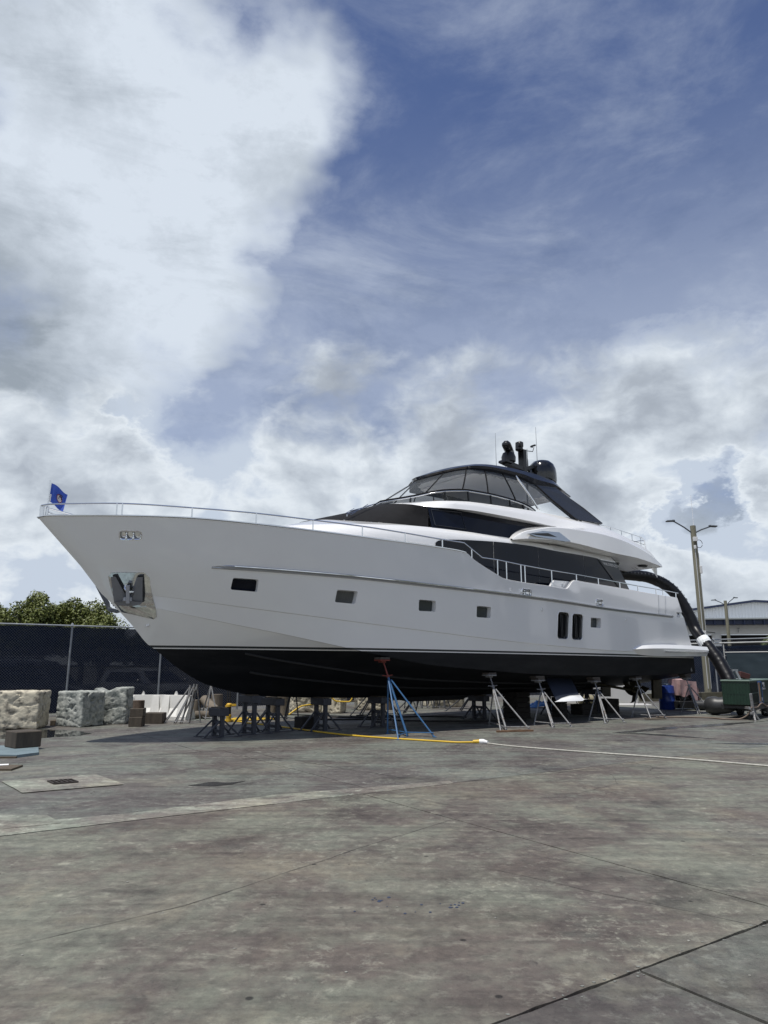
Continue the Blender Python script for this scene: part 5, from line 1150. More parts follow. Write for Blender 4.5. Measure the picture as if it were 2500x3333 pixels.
for i in range(9):
    v = i/8; fr_.append([(.37+.16*v*(1-.35*v)+.02*math.sin(v*7+j), -.33+.55*j/6, .86-.58*v+.05*math.sin(j*1.3+v*3)-.05*j*(v-.3)*.4) for j in range(7)])
mb.grid(fr_); mb.build('cover_flap', pink, cov, smooth=50)
text_obj('lettering', 'SHER', .15, pm('lettering_black', (.02, .018, .018), .8), frame((.49, -.345, .60), (.10, 0, -1), (1, .15, 0.1)), t)
# green packaged air conditioner on a trailer
ga = R(50); gx = Vector((11.12, 22.25)) + Vector((math.cos(ga), math.sin(ga)))*.85
gen_m = pm('dark_green_paint', (.006, .026, .014), .4, var=.2, vscale=3); gen_top = pm('grey_green_top', (.10, .15, .12), .5, var=.2, vscale=3)
trl = thing('equipment_trailer', 'black flat trailer under the green air conditioning unit', 'trailer', (gx.x, gx.y, 0), ga)
bl = pm('trailer_black', (.014, .014, .015), .5, var=.2)
for yy in (-.02, .85):
    mb = MB(); mb.bar((-.75, yy, .36), (3.2, yy, .36), .08, .14); mb.build('side_beam', bl, trl)
for xx in (-.7, .3, 1.3, 2.3, 3.1):
    mb = MB(); mb.bar((xx, 0, .36), (xx, .85, .36), .06, .08); mb.build('cross_member', bl, trl)
for yy in (.1, .85):
    w_ = MB(); w_.lathe([(.10, -.08), (.17, -.09), (.19, -.05), (.19, .05), (.17, .09), (.10, .08)], (1.3, yy+.02, .19), 18, Matrix.Rotation(R(90), 3, 'X')); w_.build('wheel', rubber, trl, smooth=40)
mb = MB(); mb.bar((-.75, .2, .36), (-1.05, .0, .36), .07, .07); mb.bar((-1.15, -.05, .22), (-.8, -.05, .22), .06); mb.bar((-1.0, -.05, .78), (-.92, -.05, .26), .07); mb.bar((-.95, -.05, .25), (-1.1, -.12, 0), .05); mb.bar((-.92, -.05, .25), (-.78, -.16, 0), .05); mb.bar((-.8, -.05, .28), (-.76, -.05, .08), .04); mb.bar((-.66, -.05, .28), (-.64, -.05, .05), .04); mb.build('drawbar_jack', stand_m, trl)
rr = random.Random(2)
for k in range(18):
    mb = MB(); x = rr.uniform(-.3, 2.8); y = rr.uniform(-.05, .5); mb.bar((x, y, rr.uniform(.08, .25)), (x+rr.uniform(.1, .5), y+rr.uniform(-.1, .1), rr.uniform(.08, .28)), .02); mb.build('pipe_fitting', pm('scrap_metal', (.25, .25, .26), .35, .7), trl)
u = thing('air_conditioning_unit', 'dark green packaged air conditioner with a louvred side and orange tape strip', 'air conditioner', (gx.x, gx.y, .43), ga)
Lx, Ly, Hz = 3.0, .80, .70
mb = MB(); mb.box((Lx/2-.85, Ly/2, Hz/2), (Lx, Ly, Hz), bev=.012); mb.build('casing', gen_m, u)
mb = MB(); mb.box((Lx/2-.85, Ly/2, Hz+.02), (Lx+.05, Ly+.05, .05), bev=.015); lid = mb.build('lid', gen_top, u)
mb = MB(); mb.lathe([(.36, .046), (.36, .055), (.33, .058), (.34, .05)], (-.35, .40, Hz), 26); mb.build('fan_guard', gen_m, lid, smooth=40)
mb = MB(); mb.box((.0, .45, Hz+.06), (.05, .08, .03)); mb.box((.25, .6, Hz+.06), (.04, .05, .03)); mb.build('lid_bracket', pm('bright_metal', (.8, .8, .8), .2, 1.0), lid)
# the end face towards the duct is ribbed, the long side has a coil grille and tape
for k in range(9):
    mb = MB(); mb.box((-.85-.004, .04+k*.09, Hz/2), (.012, .03, Hz*.9)); mb.build('rib', gen_m, u)
mb = MB(); mb.box((-.856, .4, .33), (.012, .56, .014)); mb.build('seam_trim', gen_m, u)
dkg = pm('coil_dark', (.012, .014, .014), .6)
mb = MB(); mb.box((-.32, -.003, Hz/2+.01), (.86, .012, Hz*.86)); gr = mb.build('coil_grille', dkg, u)
for k in range(9):
    mb = MB(); mb.box((-.71+k*.1, -.012, Hz/2+.01), (.010, .012, Hz*.84)); mb.build('grille_bar', gen_m, gr)
mb = MB(); mb.box((-.32, -.016, Hz*.5), (.86, .012, .012)); mb.build('grille_bar', gen_top, gr)
tape = pm('blue_tape', (.06, .15, .42), .5)
mb = MB(); mb.box((.26, -.006, Hz/2), (.24, .010, Hz)); mb.build('tape_strip', pm('grey_tape', (.25, .29, .33), .6), u)
mb = MB(); mb.box((.26, -.013, Hz/2+.02), (.12, .008, Hz*.84)); mb.build('tape_strip', pm('orange_tape', (.42, .20, .07), .6), u)
for z in (.02, Hz-.02):
    mb = MB(); mb.box((.30, -.014, z), (.42, .008, .05)); mb.build('tape_strip', tape, u)
mb = MB(); mb.box((.62, -.008, Hz/2), (.03, .008, Hz)); mb.build('tape_strip', tape, u)
text_obj('lettering', 'Gree to', .12, txt, frame((.86, -.012, .46), (1, 0, 0), (0, 0, 1)), u)
mb = MB(); mb.box((.86, -.010, .62), (.24, .010, .06)); mb.box((.92, -.010, .55), (.10, .010, .07)); mb.build('label_plate', pm('label_white', (.7, .7, .68), .5), u)
mb = MB(); mb.box((.50, -.010, .14), (.09, .010, .10)); mb.build('label_plate', pm('label_grey', (.5, .5, .48), .5), u)
# odds and ends on top of the unit
t = MB(); q = Matrix.Rotation(ga, 3, 'Z') @ Vector((.55, .6, 0)); t.bar((gx.x+q.x, gx.y+q.y, 1.18), (gx.x+q.x-.10, gx.y+q.y, 1.42), .07); t.box((gx.x+q.x-.12, gx.y+q.y, 1.46), (.20, .06, .06), rz=.4); tag(t.build('clamp', greysteel), 'grey clamp tool standing on the green unit', 'clamp')
q = Matrix.Rotation(ga, 3, 'Z') @ Vector((1.1, .6, 0)); t = MB(); t.box((gx.x+q.x, gx.y+q.y, 1.28), (.34, .2, .20), ry=.3, bev=.02); tag(t.build('tool_bag', pm('maroon_bag', (.05, .012, .010), .7)), 'dark maroon tool bag lying on the green unit', 'bag')
# ventilation duct
duct_m = pm('black_duct_film', (.006, .006, .007), .36, var=.3, vscale=8, bump=.6, bscale=3.5, spec=.3)
dpts = [W(18.6, .45, 4.75), W(19.3, .62, 4.88), W(20.0, .70, 4.93), W(20.9, .90, 4.90), W(21.5, 1.15, 4.72), W(21.95, 1.5, 4.25)]
dlow = [Vector((11.55, 26.75, 3.0)), Vector((11.60, 26.15, 2.45)), Vector((11.85, 25.6, 1.66)), Vector((11.95, 25.0, .75)), Vector((11.9, 24.85, .52))]
t = thing('ventilation_duct', 'fat black film duct sagging from the cockpit over the stern to the air conditioner', 'duct', dlow[1])
def rel(v): return tuple(Vector(v) - dlow[1])
c = curve([rel(p) for p in dpts + [dlow[0], dlow[1]]], np.linspace(0, 1, 70))
rad = [.212+.012*noise.noise(Vector((k*.9, 2, 0))) for k in range(70)]
for k in range(60, 70): rad[k] *= 1-.015*(k-60)
mb = MB(); mb.tube([tuple(q) for q in c], rad, 16); mb.build('upper_duct', duct_m, t, smooth=50)
c2 = curve([rel(p) for p in dlow[1:]], np.linspace(0, 1, 40)); mb = MB(); mb.tube([tuple(q) for q in c2], [.212+.015*math.sin(min(1, k/20)*1.5)+.010*noise.noise(Vector((k*.9, 7, 0))) for k in range(40)], 16); mb.build('lower_duct', duct_m, t, smooth=50)
mb = MB(); mb.tube([rel(dlow[1]+Vector((-.04, .08, .13))), rel(dlow[1]), rel(dlow[1]+Vector((.04, -.06, -.13)))], [.22, .235, .225], 14, cap=False); mb.build('joint_wrap', pm('white_plastic_wrap', (.8, .82, .82), .25, bump=.5, bscale=12), t)
prt = pm('duct_print_grey', (.06, .06, .062), .4)
for cc in (c, c2):
    mb = MB(); n_ = len(cc)
    for k in range(10, n_-3, 2):
        a = Vector(cc[k]); d_ = (Vector(cc[min(n_-1, k+1)]) - Vector(cc[k-1])).normalized(); out = d_.cross(Vector((0, 0, 1))); out = (Vector((.75, -.62, .25)) - d_*d_.dot(Vector((.75, -.62, .25)))).normalized(); sd = d_.cross(out)
        p0 = a + out*.232; sz_ = .05+.03*((k*7) % 3)
        mb.prism([tuple(p0+sd*(-sz_)+d_*(-sz_)), tuple(p0+sd*sz_+d_*(-sz_)), tuple(p0+d_*sz_)] if k % 6 == 0 else [tuple(p0+sd*(-.03)+d_*(-.02)), tuple(p0+sd*.04+d_*(-.03)), tuple(p0+sd*.03+d_*.02), tuple(p0+sd*(-.04)+d_*.03)], tuple(out*.004))
    mb.build('printed_marks', prt, t)
for s_, b_ in ((19.35, 1.1), (19.6, .95)):
    mb = MB(); mb.tube([rel(W(19.2, b_+.6, 5.02)), rel(W(s_+1.2, b_, 5.0))], .006, 4); mb.build('hanging_cord', rubber, t)
t = MB(); e = [Vector((12.0, 24.95, .55)), Vector((11.6, 24.55, .42)), Vector((11.3, 24.35, .32)), Vector((11.08, 24.45, .30)), Vector((10.95, 24.7, .30))]
c = curve([tuple(q) for q in e], np.linspace(0, 1, 26)); t.tube([tuple(q) for q in c], [.27]*20+[.29, .30, .30, .30, .29, .28], 18); tag(t.build('duct_elbow', pm('charcoal_duct', (.03, .031, .033), .45, var=.2), smooth=50), 'charcoal duct elbow lying in front of the black film duct', 'duct')
t = MB(); t.tube([(11.4, 27.0, .18), (13.2, 26.6, .18)], .17, 14); tag(t.build('duct_pipe', pm('charcoal_duct', (.03, .031, .033), .45), smooth=50), 'dark pipe lying on the ground behind the duct elbow', 'pipe')
t = MB(); t.bar((11.6, 33.2, .17), (16.6, 35.4, .17), .16, .34); tag(t.build('timber_baulk', pm('olive_timber', (.10, .09, .06), .85, var=.4, vscale=3)), 'long timber baulk lying along the foot of the right fence', 'timber')
cable('hose', 'brown hose draped along the trailer beam and over the ground', [(8.6, 23.3), (9.6, 23.2), (10.2, 22.9), (10.3, 22.5), (10.7, 22.35), (11.0, 22.2, .2), (11.05, 22.12, .38), (11.4, 22.5, .36), (11.8, 22.95, .46), (12.2, 23.4, .34), (12.8, 24.1, .42)], .022, pm('brown_hose', (.16, .12, .09), .6), 'hose')
# burgee at the bow
flagt = thing('burgee', 'blue burgee with a letter R on a short staff at the bow', 'flag', W(.17, 0, 5.0), ANG)
mb = MB(); mb.tube([(0, 0, 0), (.0, 0, .62)], .016, 8); mb.build('flagstaff', steel, flagt, smooth=50)
blue_fl = pm('blue_flag_cloth', (.035, .085, .42), .7)
def flagpt(u, v, off=0.0):
    x = .03 + u*.36*(1-.15*v) - .02*v; y = -.03*math.sin(u*5+v*2)*u*1.2 - off; z = .56 - v*.42 - u*(.20-.02*v) + .02*math.sin(u*6)
    return (x, y, z)
mb = MB(); mb.grid([[flagpt(i/14, j/12) for i in range(15)] for j in range(13)]); fl_ = mb.build('flag_cloth', blue_fl, flagt, smooth=60)
mb = MB(); mb.grid([[flagpt(i*.10/3, j/12, .003) for i in range(4)] for j in range(7, 13)]); mb.build('flag_hoist', pm('white_cloth', (.75, .75, .75), .8), fl_)
for ((r0, r1), mt_, o_) in (((0, .15), pm('pale_disc', (.55, .50, .50), .8), .004), ((.15, .19), pm('red_ring', (.16, .02, .06), .8), .006)):
    mb = MB(); mb.grid([[flagpt(.60+r*math.cos(a)*1.0, .48+r*1.05*math.sin(a), o_) for a in np.linspace(0, 2*math.pi, 25)] for r in np.linspace(max(r0, .001), r1, 4)]); mb.build('flag_emblem', mt_, fl_)
me = text_mesh('R', .16); me.materials.clear(); me.materials.append(pm('lettering_black', (.02, .018, .018), .8)); me.transform(frame((.235, -.045, .255), (1, 0, -.35), (0, 0, 1))); o = bpy.data.objects.new('flag_letter', me); COL.objects.link(o); o.parent = fl_

# ================================================================== FENCES
post_m = pm('fence_galvanised', (.32, .34, .36), .5, .5, var=.2, vscale=6); wire_m = pm('chain_wire', (.20, .21, .23), .5, .5)
fabric = pmix('navy_mesh_fabric', (.005, .012, .032), .965, .8, spec=.15)
fabric_grey = pmix('slate_tarpaulin', (.030, .045, .055), .97, .5, spec=.35)
def fence(label, a, b, h, post_t, fabric_rows, name='chain_link_fence', pitch=.062, mesh_rng=None, fabmat=None, fab_t=None):
    a, b = Vector(a), Vector(b); L_ = (b-a).length; d = (b-a).normalized(); ang = math.atan2(d.y, d.x)
    t = thing(name, label, 'fence', (a.x, a.y, 0), ang)
    for x in post_t:
        mb = MB(); mb.tube([(x, .05, 0), (x, .05, h+.03)], .038, 9); mb.lathe([(.045, h+.03), (.03, h+.08), (.0, h+.09)], (x, .05, 0), 9)
        for z in np.arange(.35, h, .42): mb.lathe([(.043, z), (.043, z+.03)], (x, .05, 0), 9)
        mb.build('post', post_m, t, smooth=40)
    mb = MB(); mb.tube([(0, .02, h), (L_, .02, h)], .026, 8); mb.build('top_rail', post_m, t, smooth=50)
    mb = MB(); step = pitch*math.sqrt(2); x0, x1 = (mesh_rng or (0, L_)); r = .0016
    for sgn in (1, -1):
        x = x0-h
        while x < x1+h:
            p, q = (x, 0.03, h), (x+sgn*h, 0.03, 0.03)
            lo, hi = min(p[0], q[0]), max(p[0], q[0])
            if hi > x0 and lo < x1:
                P_, Q_ = Vector(p), Vector(q)
                if P_.x > x1 or P_.x < x0:
                    e = x1 if P_.x > x1 else x0; k = (e-P_.x)/(Q_.x-P_.x); P_ = P_.lerp(Q_, k)
                if Q_.x > x1 or Q_.x < x0:
                    e = x1 if Q_.x > x1 else x0; k = (e-P_.x)/(Q_.x-P_.x); Q_ = P_.lerp(Q_, k)
                if (Q_-P_).length > .05: mb.bar(P_, Q_, r*2)
            x += step
    o = mb.build('chain_link', wire_m, t, weld=False, recalc=False); o['kind'] = 'stuff'
    for (z0, z1, yo) in fabric_rows:
        rows = []; xs = np.linspace(*(fab_t or (0, L_)), int(((fab_t or (0, L_))[1]-(fab_t or (0, L_))[0])*4)+2)
        for j in range(9):
            v = j/8; z = z0+(z1-z0)*v
            rows.append([(x, yo+.045+.018*noise.noise(Vector((x*1.1, z*1.1, 3)))+.012*noise.noise(Vector((x*3+z*2, z*4, 5))), z+.012*noise.noise(Vector((x*1.4, v*2, 9)))) for x in xs])
        mb = MB(); mb.grid(rows); mb.build('screen_fabric', fabmat or fabric, t, smooth=60)
    return t
fA = Vector((-22.4, 14.8)); fC = Vector((13.4, 41.7)); fdir = (fC-fA).normalized(); Lf = (fC-fA).length
base_t = (Vector((-10.33, 23.85))-fA).dot(fdir)
lf = fence('tall chain link fence with navy screen cloth behind the stone blocks', fA, fC, 2.90, [base_t+3.04*k for k in range(-4, 12) if 0 <= base_t+3.04*k <= Lf], [(1.56, 2.85, 0.0), (.10, 1.60, .02)])
fD = fC + Vector((.576, -.817))*17
rf = fence('chain link fence with grey posts at the right behind the air conditioner', fC, fD, 2.88, [1.0, 4.05, 5.9, 8.8, 11.9, 15], [(.25, 2.55, .03)], pitch=.085)
Lr = 17.0
for z, nm in ((2.70, 'second_rail'),):
    mb = MB(); mb.tube([(0, -.03, z), (Lr, -.03, z)], .034, 8); mb.build(nm, pm('rail_white_galv', (.5, .5, .48), .5, .3, var=.2), rf, smooth=50)
# tarpaulin panel wired to the right fence, with its own short rail
rdir = (fD-fC).normalized()
def frx(u, v, D_): return None
mb = MB(); xs = np.linspace(6.6, 13.5, 40); rows = []
for j in range(13):
    v = j/12; z = .95+(2.17-.95)*v
    rows.append([(x, -.10-.02*noise.noise(Vector((x*1.6+z, z*2, 3)))-.015*noise.noise(Vector((x*4, z*5-x, 8))), z) for x in xs])
mb.grid(rows); mb.build('tarpaulin_panel', fabric_grey, rf, smooth=60)
mb = MB(); mb.tube([(6.55, -.09, 2.23), (13.5, -.09, 2.23)], .028, 8); mb.build('panel_rail', pm('rail_white_galv', (.5, .5, .48), .5, .3), rf, smooth=50)
mb = MB(); mb.tube([(6.5, -.09, .1), (6.5, -.09, 2.62)], .03, 8)
for z in np.arange(.4, 2.6, .28): mb.box((6.55, -.09, z), (.08, .02, .02))
mb.build('panel_post', pm('rail_white_galv', (.5, .5, .48), .5, .3), rf, smooth=50)

# ================================================================== VEHICLES BEHIND THE FENCE
def car(label, x, y, rz, paint, L=4.6, Wd=1.85, H=1.62, suv=True):
    t = thing('parked_car', label, 'car', (x, y, 0), rz, 'cars parked behind the navy fence'); h = Wd/2
    side = [(-L/2,.42,.80),(-L/2+.05,.75,.88),(-L/2+.10,.98,.92),(-L/2+.5,1.02,.95),(-.9,1.02,.97),(.0,.98,.97),(.75,.98,.96),(1.3,.95,.95),(1.9,.86,.92),(L/2-.12,.74,.86),(L/2-.02,.55,.82),(L/2,.36,.80)]
    rows = []
    for xx, zz, w in side: rows.append([(xx, -h*w, .24), (xx, -h*w*1.0, .45), (xx, -h*w, zz*.82), (xx, -h*w*.95, zz*.97), (xx, -h*w*.80, zz), (xx, 0, zz+.03), (xx, h*w*.80, zz), (xx, h*w*.95, zz*.97), (xx, h*w, zz*.82), (xx, h*w, .45), (xx, h*w, .24)])
    mb = MB(); mb.grid(rows); mb.add([rows[0][k] for k in range(11)], [tuple(range(11))]); mb.add([rows[-1][k] for k in range(11)], [tuple(range(11))]); mb.build('body', paint, t, smooth=35)
    cab = [(-L/2+.18,1.0,.86,1.0),(-L/2+.42,H-.06,.70,1.0),(-.9,H,.72,1.0),(.0,H-.03,.72,1.0),(.45,H-.12,.70,1.0),(1.28,.95,.84,1.0)]
    mb = MB(); mb.grid([[(xx, -h*.90, .96), (xx, -h*w, zz-.04), (xx, -h*w*.86, zz), (xx, 0, zz+.02), (xx, h*w*.86, zz), (xx, h*w, zz-.04), (xx, h*.90, .96)] for xx, zz, w, _ in cab]); mb.build('roof', paint, t, smooth=35)
    for sg in (-1, 1):
        for xa, xb, xc, xd in ((-1.6, -.55, -.55, -1.45), (-.45, .85, .25, -.45)):
            mb = MB(); mb.prism([(xa, sg*h*.905, 1.02), (xb, sg*h*.905, 1.02), (xc, sg*h*.755, H-.16), (xd, sg*h*.755, H-.16)], (0, sg*.012, 0)); mb.build('side_window', glass_dark, t)
        mb = MB(); mb.box((.92, sg*(h+.10), 1.06), (.14, .20, .14), bev=.04); mb.build('wing_mirror', paint, t)
        mb = MB(); mb.prism([(L/2-.42, sg*h*.60, .72), (L/2-.10, sg*h*.42, .70), (L/2-.06, sg*h*.42, .60), (L/2-.16, sg*h*.78, .60), (L/2-.42, sg*h*.86, .70)], (.02, 0, .03)); mb.build('headlight', pm('headlight', (.35, .36, .37), .08, .6), t)
        for xx in (-1.38, 1.42):
            w_ = MB(); w_.lathe([(.22, -.10), (.33, -.11), (.35, -.06), (.35, .06), (.33, .11), (.22, .10)], (xx, sg*(h-.10), .35), 22, Matrix.Rotation(R(90), 3, 'X')); tw = w_.build('wheel', rubber, t, smooth=40)
            w_ = MB(); w_.lathe([(.02, -.09), (.21, -.09), (.22, -.06), (.22, .06), (.21, .09), (.02, .09)], (xx, sg*(h-.10), .35), 16, Matrix.Rotation(R(90), 3, 'X')); w_.build('rim', greysteel, tw, smooth=30)
    mb = MB(); mb.prism([(.50, -h*.62, H-.13), (1.22, -h*.76, 1.0), (1.22, h*.76, 1.0), (.50, h*.62, H-.13)], (.02, 0, .02)); mb.build('windscreen', glass_dark, t)
    mb = MB(); mb.box((L/2-.0, 0, .60), (.05, .9, .18), bev=.02); gr = mb.build('grille', blackpl, t)
    if suv:
        for sg in (-1, 1):
            mb = MB(); mb.tube([(-1.6, sg*h*.66, H+.03), (-1.5, sg*h*.66, H+.07), (.1, sg*h*.66, H+.05), (.2, sg*h*.66, H-.02)], .02, 6); mb.build('roof_rail', greysteel, t)
silver = pm('silver_car_paint', (.45, .46, .48), .25, .6, coat=.5); darkcar = pm('dark_blue_car_paint', (.10, .11, .14), .25, .4, coat=.5); whitecar = pm('white_car_paint', (.55, .56, .57), .25, coat=.5)
car('silver car dimly seen behind the navy screen, its front towards the bow', -9.0, 27.9, R(-38), silver, H=1.52)
car('dark car dimly seen behind the navy screen left of the silver car', -12.9, 26.9, R(-4), darkcar, H=1.86)
car('pale car with roof bars dimly seen at the left end behind the navy screen', -17.2, 27.8, R(-8), whitecar, H=1.80)

# ================================================================== TREES
leaf_a = pm('sea_grape_leaf', (.17, .185, .045), .5, var=.0, vscale=2.2, col2=(.075, .10, .024), mid=.5, width=.22, detail=8, spec=.35)
bark = pm('grey_bark', (.12, .10, .08), .9, var=.3)
def tree(label, x, y, h, rx, ry, seed, n=21000, group='leafy trees beyond the navy fence', rng_z=.5):
    rd = random.Random(seed); t = thing('tree', label, 'tree', (x, y, 0), 0, group)
    cl = []
    for k in range(64):
        a = rd.uniform(0, 2*math.pi); e = math.asin(rd.uniform(-.2, 1)); r = rd.uniform(.45, .95); cl.append((Vector((rx*r*math.cos(a)*math.cos(e), ry*r*math.sin(a)*math.cos(e), h*.54+h*.40*r*math.sin(e))), rd.uniform(.30, .55)))
    mb = MB(); mb.tube([(0, 0, 0), (.05, 0, h*.3), (.0, .1, h*.55)], [.16, .13, .08], 8)
    for c_, r_ in cl[::3]: mb.tube([(.03, 0, h*.3), tuple(c_*.5+Vector((0, 0, h*.22))), tuple(c_)], [.07, .045, .015], 5)
    mb.build('trunk', bark, t, smooth=50)
    vs, fs = [], []
    for k in range(n):
        c_, r_ = cl[rd.randrange(len(cl))]; d = Vector((rd.gauss(0, 1), rd.gauss(0, 1), rd.gauss(0, 1))).normalized(); p = c_ + d*r_*rd.uniform(.55, 1.05)*(1+.35*noise.noise(c_*2+d*2))
        nn = (d*.7 + Vector((rd.uniform(-1, 1), rd.uniform(-1, 1), rd.uniform(-.2, 1.2)))).normalized(); a = nn.orthogonal().normalized(); b = nn.cross(a); th = rd.uniform(0, 6.28); a, b = a*math.cos(th)+b*math.sin(th), b*math.cos(th)-a*math.sin(th)
        s = rd.uniform(.04, .085); o = len(vs); vs += [tuple(p-a*s), tuple(p+b*s*.6-nn*s*.15), tuple(p+a*s), tuple(p-b*s*.6-nn*s*.15)]; fs.append((o, o+1, o+2, o+3))
    m_ = MB(); m_.v = vs; m_.f = fs; m_.mi = [0]*len(fs); m_.build('crown', leaf_a, t, weld=False, recalc=False)
tl = ['leafy tree at the left edge of the photo behind the fence', 'broad leafy tree with the highest crown left of the bow', 'round leafy tree directly left of the bow', 'lower leafy tree just under the anchor', 'leafy tree hidden mostly behind the bow']
for i, (x, y, h, rx) in enumerate([(-18.6, 33.5, 5.1, 1.5), (-15.9, 33, 5.05, 1.9), (-14.2, 34, 5.0, 1.6), (-12.9, 33, 4.05, 1.3), (-10.6, 35, 4.0, 1.6)]): tree(tl[i], x, y, h, rx, 1.5, 20+i)
tree('low leafy bush filling the gap between the two left trees', -17.3, 32.5, 4.3, 1.3, 1.2, 40, 15000)

# ================================================================== LAMP POLES AND BUILDING
polewood = pm('green_grey_pole_timber', (.19, .18, .13), .85, var=.4, vscale=3, bump=.4, bscale=14, stretch=(1, 1, .12))
lampgrey = pm('lamp_grey', (.09, .10, .11), .4, .4)
def lamp(label, x, y, h, r, arms, detail):
    t = thing('street_lamp', label, 'street lamp', (x, y, 0), 0, 'double arm lamp poles')
    mb = MB(); mb.tube([(0, 0, 0), (0, 0, h*.5), (0, 0, h)], [r*1.2, r*1.08, r], 12); mb.build('pole', polewood, t, smooth=40)
    for (dx, dz) in arms:
        sg = 1 if dx > 0 else -1; mb = MB(); mb.tube([(sg*r*.8, -.02, h-.35), (dx*.35, -.02, h-.35+(dz+.35)*.45), (dx*.72, -.02, h+dz-.03), (dx*.8, -.02, h+dz)], .035, 7); ar = mb.build('arm', lampgrey, t, smooth=50)
        mb = MB(); mb.box((dx*.90, -.02, h+dz), (abs(dx)*.30, .26, .07), ry=-sg*-.05, bev=.03); mb.box((dx*.76, -.02, h+dz+.02), (.16, .12, .10), bev=.03); mb.build('lamp_head', lampgrey, ar)
    if detail:
        mb = MB(); mb.tube([(-.04, -r*1.15, .5), (-.05, -r*1.12, h-1.2)], .022, 6); mb.tube([(r*1.0, -.08, .5), (r*.95, -.06, h-1.4)], .02, 6); mb.build('conduit', pm('pvc_grey', (.5, .51, .5), .5), t, smooth=50)
        for c_, s_ in (((-.02, -r-.06, h-.72), (.20, .14, .22)), ((-.06, -r-.05, h-1.12), (.10, .10, .18)), ((r+.02, -.1, h-2.25), (.12, .12, .38)), ((-.02, -r-.08, 3.15), (.16, .12, .2))):
            mb = MB(); mb.box(c_, s_, bev=.015); mb.build('electric_box', pm('box_white', (.65, .65, .64), .5), t)
        mb = MB(); mb.tube([(.05+.16*math.cos(a)+.12, -r-.02, h-.95+.2*math.sin(a)) for a in np.linspace(0, 6, 18)], .014, 5); mb.tube([(.35+.1*math.cos(a), -r, 2.75+.1*math.sin(a)) for a in np.linspace(0, 6.2, 14)], .014, 5); mb.bar((.1, -r, 3.2), (.5, -r-.1, 3.15), .04); mb.build('cable_loop', blackpl, t)
        mb = MB(); mb.tube([(.05, 0, h-.2), (.04, 0, h+1.6)], .012, 5); mb.build('whip_aerial', pm('aerial_white', (.8, .8, .82), .5), t)
lamp('timber lamp pole with two arms standing right of the stern', 15.67, 35.4, 8.52, .135, [(-1.28, .24), (1.15, -.03)], True)
lamp('far timber lamp pole with two arms in front of the white gable', 29.9, 62.5, 7.1, .13, [(-1.15, .05), (1.05, .25)], False)
wall_w = pm('white_render', (.74, .74, .73), .7, var=.04); metal_w = pm('white_corrugated_metal', (.86, .87, .87), .45); blue_trim = pm('navy_trim', (.02, .03, .07), .5); dark_in = pm('dark_interior', (.02, .02, .022), .9)
bd = thing('warehouse', 'white corrugated gable building with navy roof edge beyond the right fence', 'building', (29.9, 70, 0), R(-9))
gx0, gx1, xr = -1.6, 14.0, 5.9; ez, rz_ = 5.85, 7.62
def roofz(x): return 6.62 + (rz_-6.62)*(x-gx0)/(xr-gx0) if x < xr else rz_ - (rz_-6.62)*(x-xr)/(gx1+8-xr)
x = gx0
while x < gx1:
    mb = MB(); xe = x+.30
    prof = [(x, 0), (x+.10, 0), (x+.14, -.06), (x+.26, -.06), (xe, 0)]
    mb.grid([[(a, b, 5.6) for a, b in prof], [(a, b, roofz(a)-.1) for a, b in prof]]); mb.build('wall_panel', metal_w, bd, recalc=False); x = xe
mb = MB(); mb.bar((gx0-.4, -.25, roofz(gx0)-.05), (xr, -.25, rz_), .5, .18); mb.bar((xr, -.25, rz_), (gx1, -.25, roofz(gx1)), .5, .18); mb.build('roof_edge', blue_trim, bd)
mb = MB(); mb.grid([[(gx0-.4, -.4, roofz(gx0)+.06), (xr, -.4, rz_+.1), (gx1, -.4, roofz(gx1)+.1)], [(gx0-.4, 24, roofz(gx0)+.06), (xr, 24, rz_+.1), (gx1, 24, roofz(gx1)+.1)]]); mb.build('roof', metal_w, bd)
mb = MB(); mb.grid([[(gx0, 0, 0), (gx0, 0, roofz(gx0))], [(gx0, 24, 0), (gx0, 24, roofz(gx0))]]); mb.build('side_wall', wall_w, bd)
mb = MB(); mb.box((6.2, -1.6, 5.78), (15.6, 3.2, .12)); mb.build('canopy_roof', pm('canopy_grey', (.3, .32, .32), .6), bd)
mb = MB(); mb.box((6.2, -1.5, 5.48), (15.4, 2.8, .40)); cf = mb.build('canopy_fascia', blue_trim, bd)
for k in range(18):
    mb = MB(); mb.box((-1.2+k*.86, -2.95, 5.45), (.10, .20, .50)); mb.build('rafter_tail', pm('navy_rafter', (.03, .04, .09), .5), cf)
mb = MB(); mb.box((6.2, -.9, 4.85), (15.4, .5, .85)); mb.build('beam', wall_w, bd)
mb = MB(); mb.box((6.2, 1.5, 2.2), (15.4, .2, 4.5)); mb.build('recess_wall', dark_in, bd)
for xx in (2.0, 7.2, 12.0):
    mb = MB(); mb.lathe([(.42, 0), (.42, 4.45)], (xx, -.9, 0), 16); mb.build('column', wall_w, bd, smooth=40)
mb = MB(); mb.bar((3.9, -1.2, 4.6), (3.9, -1.4, 5.0), .05); mb.box((3.9, -1.4, 4.98), (.1, .3, .1)); mb.build('security_camera', greysteel, bd)
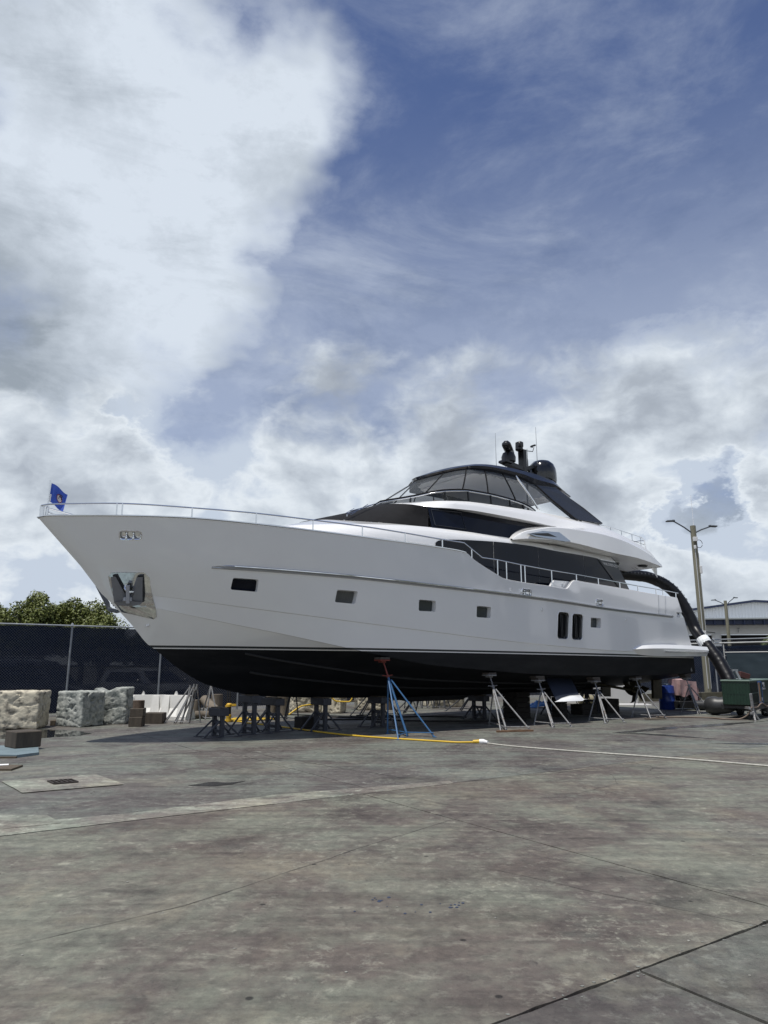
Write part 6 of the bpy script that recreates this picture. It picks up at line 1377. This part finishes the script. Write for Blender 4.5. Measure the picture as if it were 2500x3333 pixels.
# palm whose fronds reach in at the right edge
pl = thing('palm_tree', 'palm with drooping fronds cut by the right edge in front of the building', 'palm tree', (23.2, 42.2, 0))
mb = MB(); mb.tube([(0, 0, 0), (.1, 0, 1.6), (0, 0, 3.3)], [.2, .16, .14], 10); mb.build('trunk', bark, pl, smooth=50)
palm_m = pm('palm_leaf', (.10, .13, .03), .5, col2=(.045, .07, .015), vscale=2)
rp = random.Random(5)
for k in range(16):
    a = k*2*math.pi/16+rp.uniform(-.1, .1); el = rp.uniform(.1, .9); Lf_ = 1.25; pts = []
    for i in range(9):
        u = i/8; pts.append(Vector((math.cos(a)*Lf_*u*math.cos(el), math.sin(a)*Lf_*u*math.cos(el), 3.25+Lf_*u*math.sin(el)-1.1*u*u)))
    mb = MB(); mb.tube([tuple(p) for p in pts], [.02]*8+[.006], 4)
    for i in range(1, 9):
        d = (pts[i]-pts[i-1]).normalized(); sd = d.cross(Vector((0, 0, 1))).normalized()
        for j in (0, .5):
            for sg in (1, -1):
                p = pts[i-1].lerp(pts[i], j); q = p + sd*sg*.32*(1-.5*i/8) + d*.22 - Vector((0, 0, .16)); w = d*.022; mb.add([tuple(p-w), tuple(p+w), tuple(q)], [(0, 1, 2)])
    mb.build('frond', palm_m, pl, recalc=False)

# ================================================================== UNSEEN SHED, PALMS AND TREES ADDED AT THE RIGHT (for the topsides to mirror)
sh = thing('boat_shed', 'white boat shed with dark door openings out of frame to the right', 'building', (38, 24, 0), R(-78))
mb = MB(); mb.box((0, 3, 3.2), (30, 6, 6.4)); mb.build('shed_wall', wall_w, sh)
for k in range(5):
    mb = MB(); mb.box((-11+k*5.5, -.03, 2.0), (3.2, .08, 4.0)); mb.build('shed_door', dark_in, sh)
mb = MB(); mb.prism([(-15.5, -.6, 6.4), (-15.5, 3, 8.0), (-15.5, 6.6, 6.4)], (31, 0, 0)); mb.build('shed_roof', metal_w, sh)
pl_parts = [pl]
for i, (x, y, k) in enumerate([(27, 13.5, 1.9), (31, 5, 2.1), (25, -4, 1.8), (33, 19, 2.0)]):  # added palm copies, there only to be mirrored in hull and glass
    q = copy_tree(pl); q.location = (x, y, 0); q.scale = (k, k, k); q.rotation_euler = (0, 0, i*1.3)
    q['label'] = ['palm out of frame on the right nearest the boat shed door', 'tall palm out of frame on the right in the open', 'shorter palm out of frame behind the camera', 'palm out of frame on the right beside the fence end'][i]; q['group'] = 'palms out of frame'
trees_right = [o for o in bpy.data.objects if o.parent is None and o.name.startswith('tree')]
for i, (x, y, k) in enumerate([(33, 33, 1.7), (34, 13, 1.8), (32, 7, 1.5), (35, 0, 1.9), (33, -8, 1.8), (30, -15, 1.7)]):  # added tree copies, dark shapes for the hull to mirror
    q = copy_tree(trees_right[i % 3]); q.location = (x, y, 0); q.scale = (k, k, k); q.rotation_euler = (0, 0, i*1.1); q['group'] = 'trees out of frame to the right'
    q['label'] = ['leafy tree out of frame at the far end of the boat shed', 'leafy tree out of frame at the near end of the boat shed', 'shorter leafy tree out of frame on the right', 'tallest leafy tree out of frame on the right', 'leafy tree out of frame behind the camera to the right', 'last leafy tree out of frame behind the camera'][i]
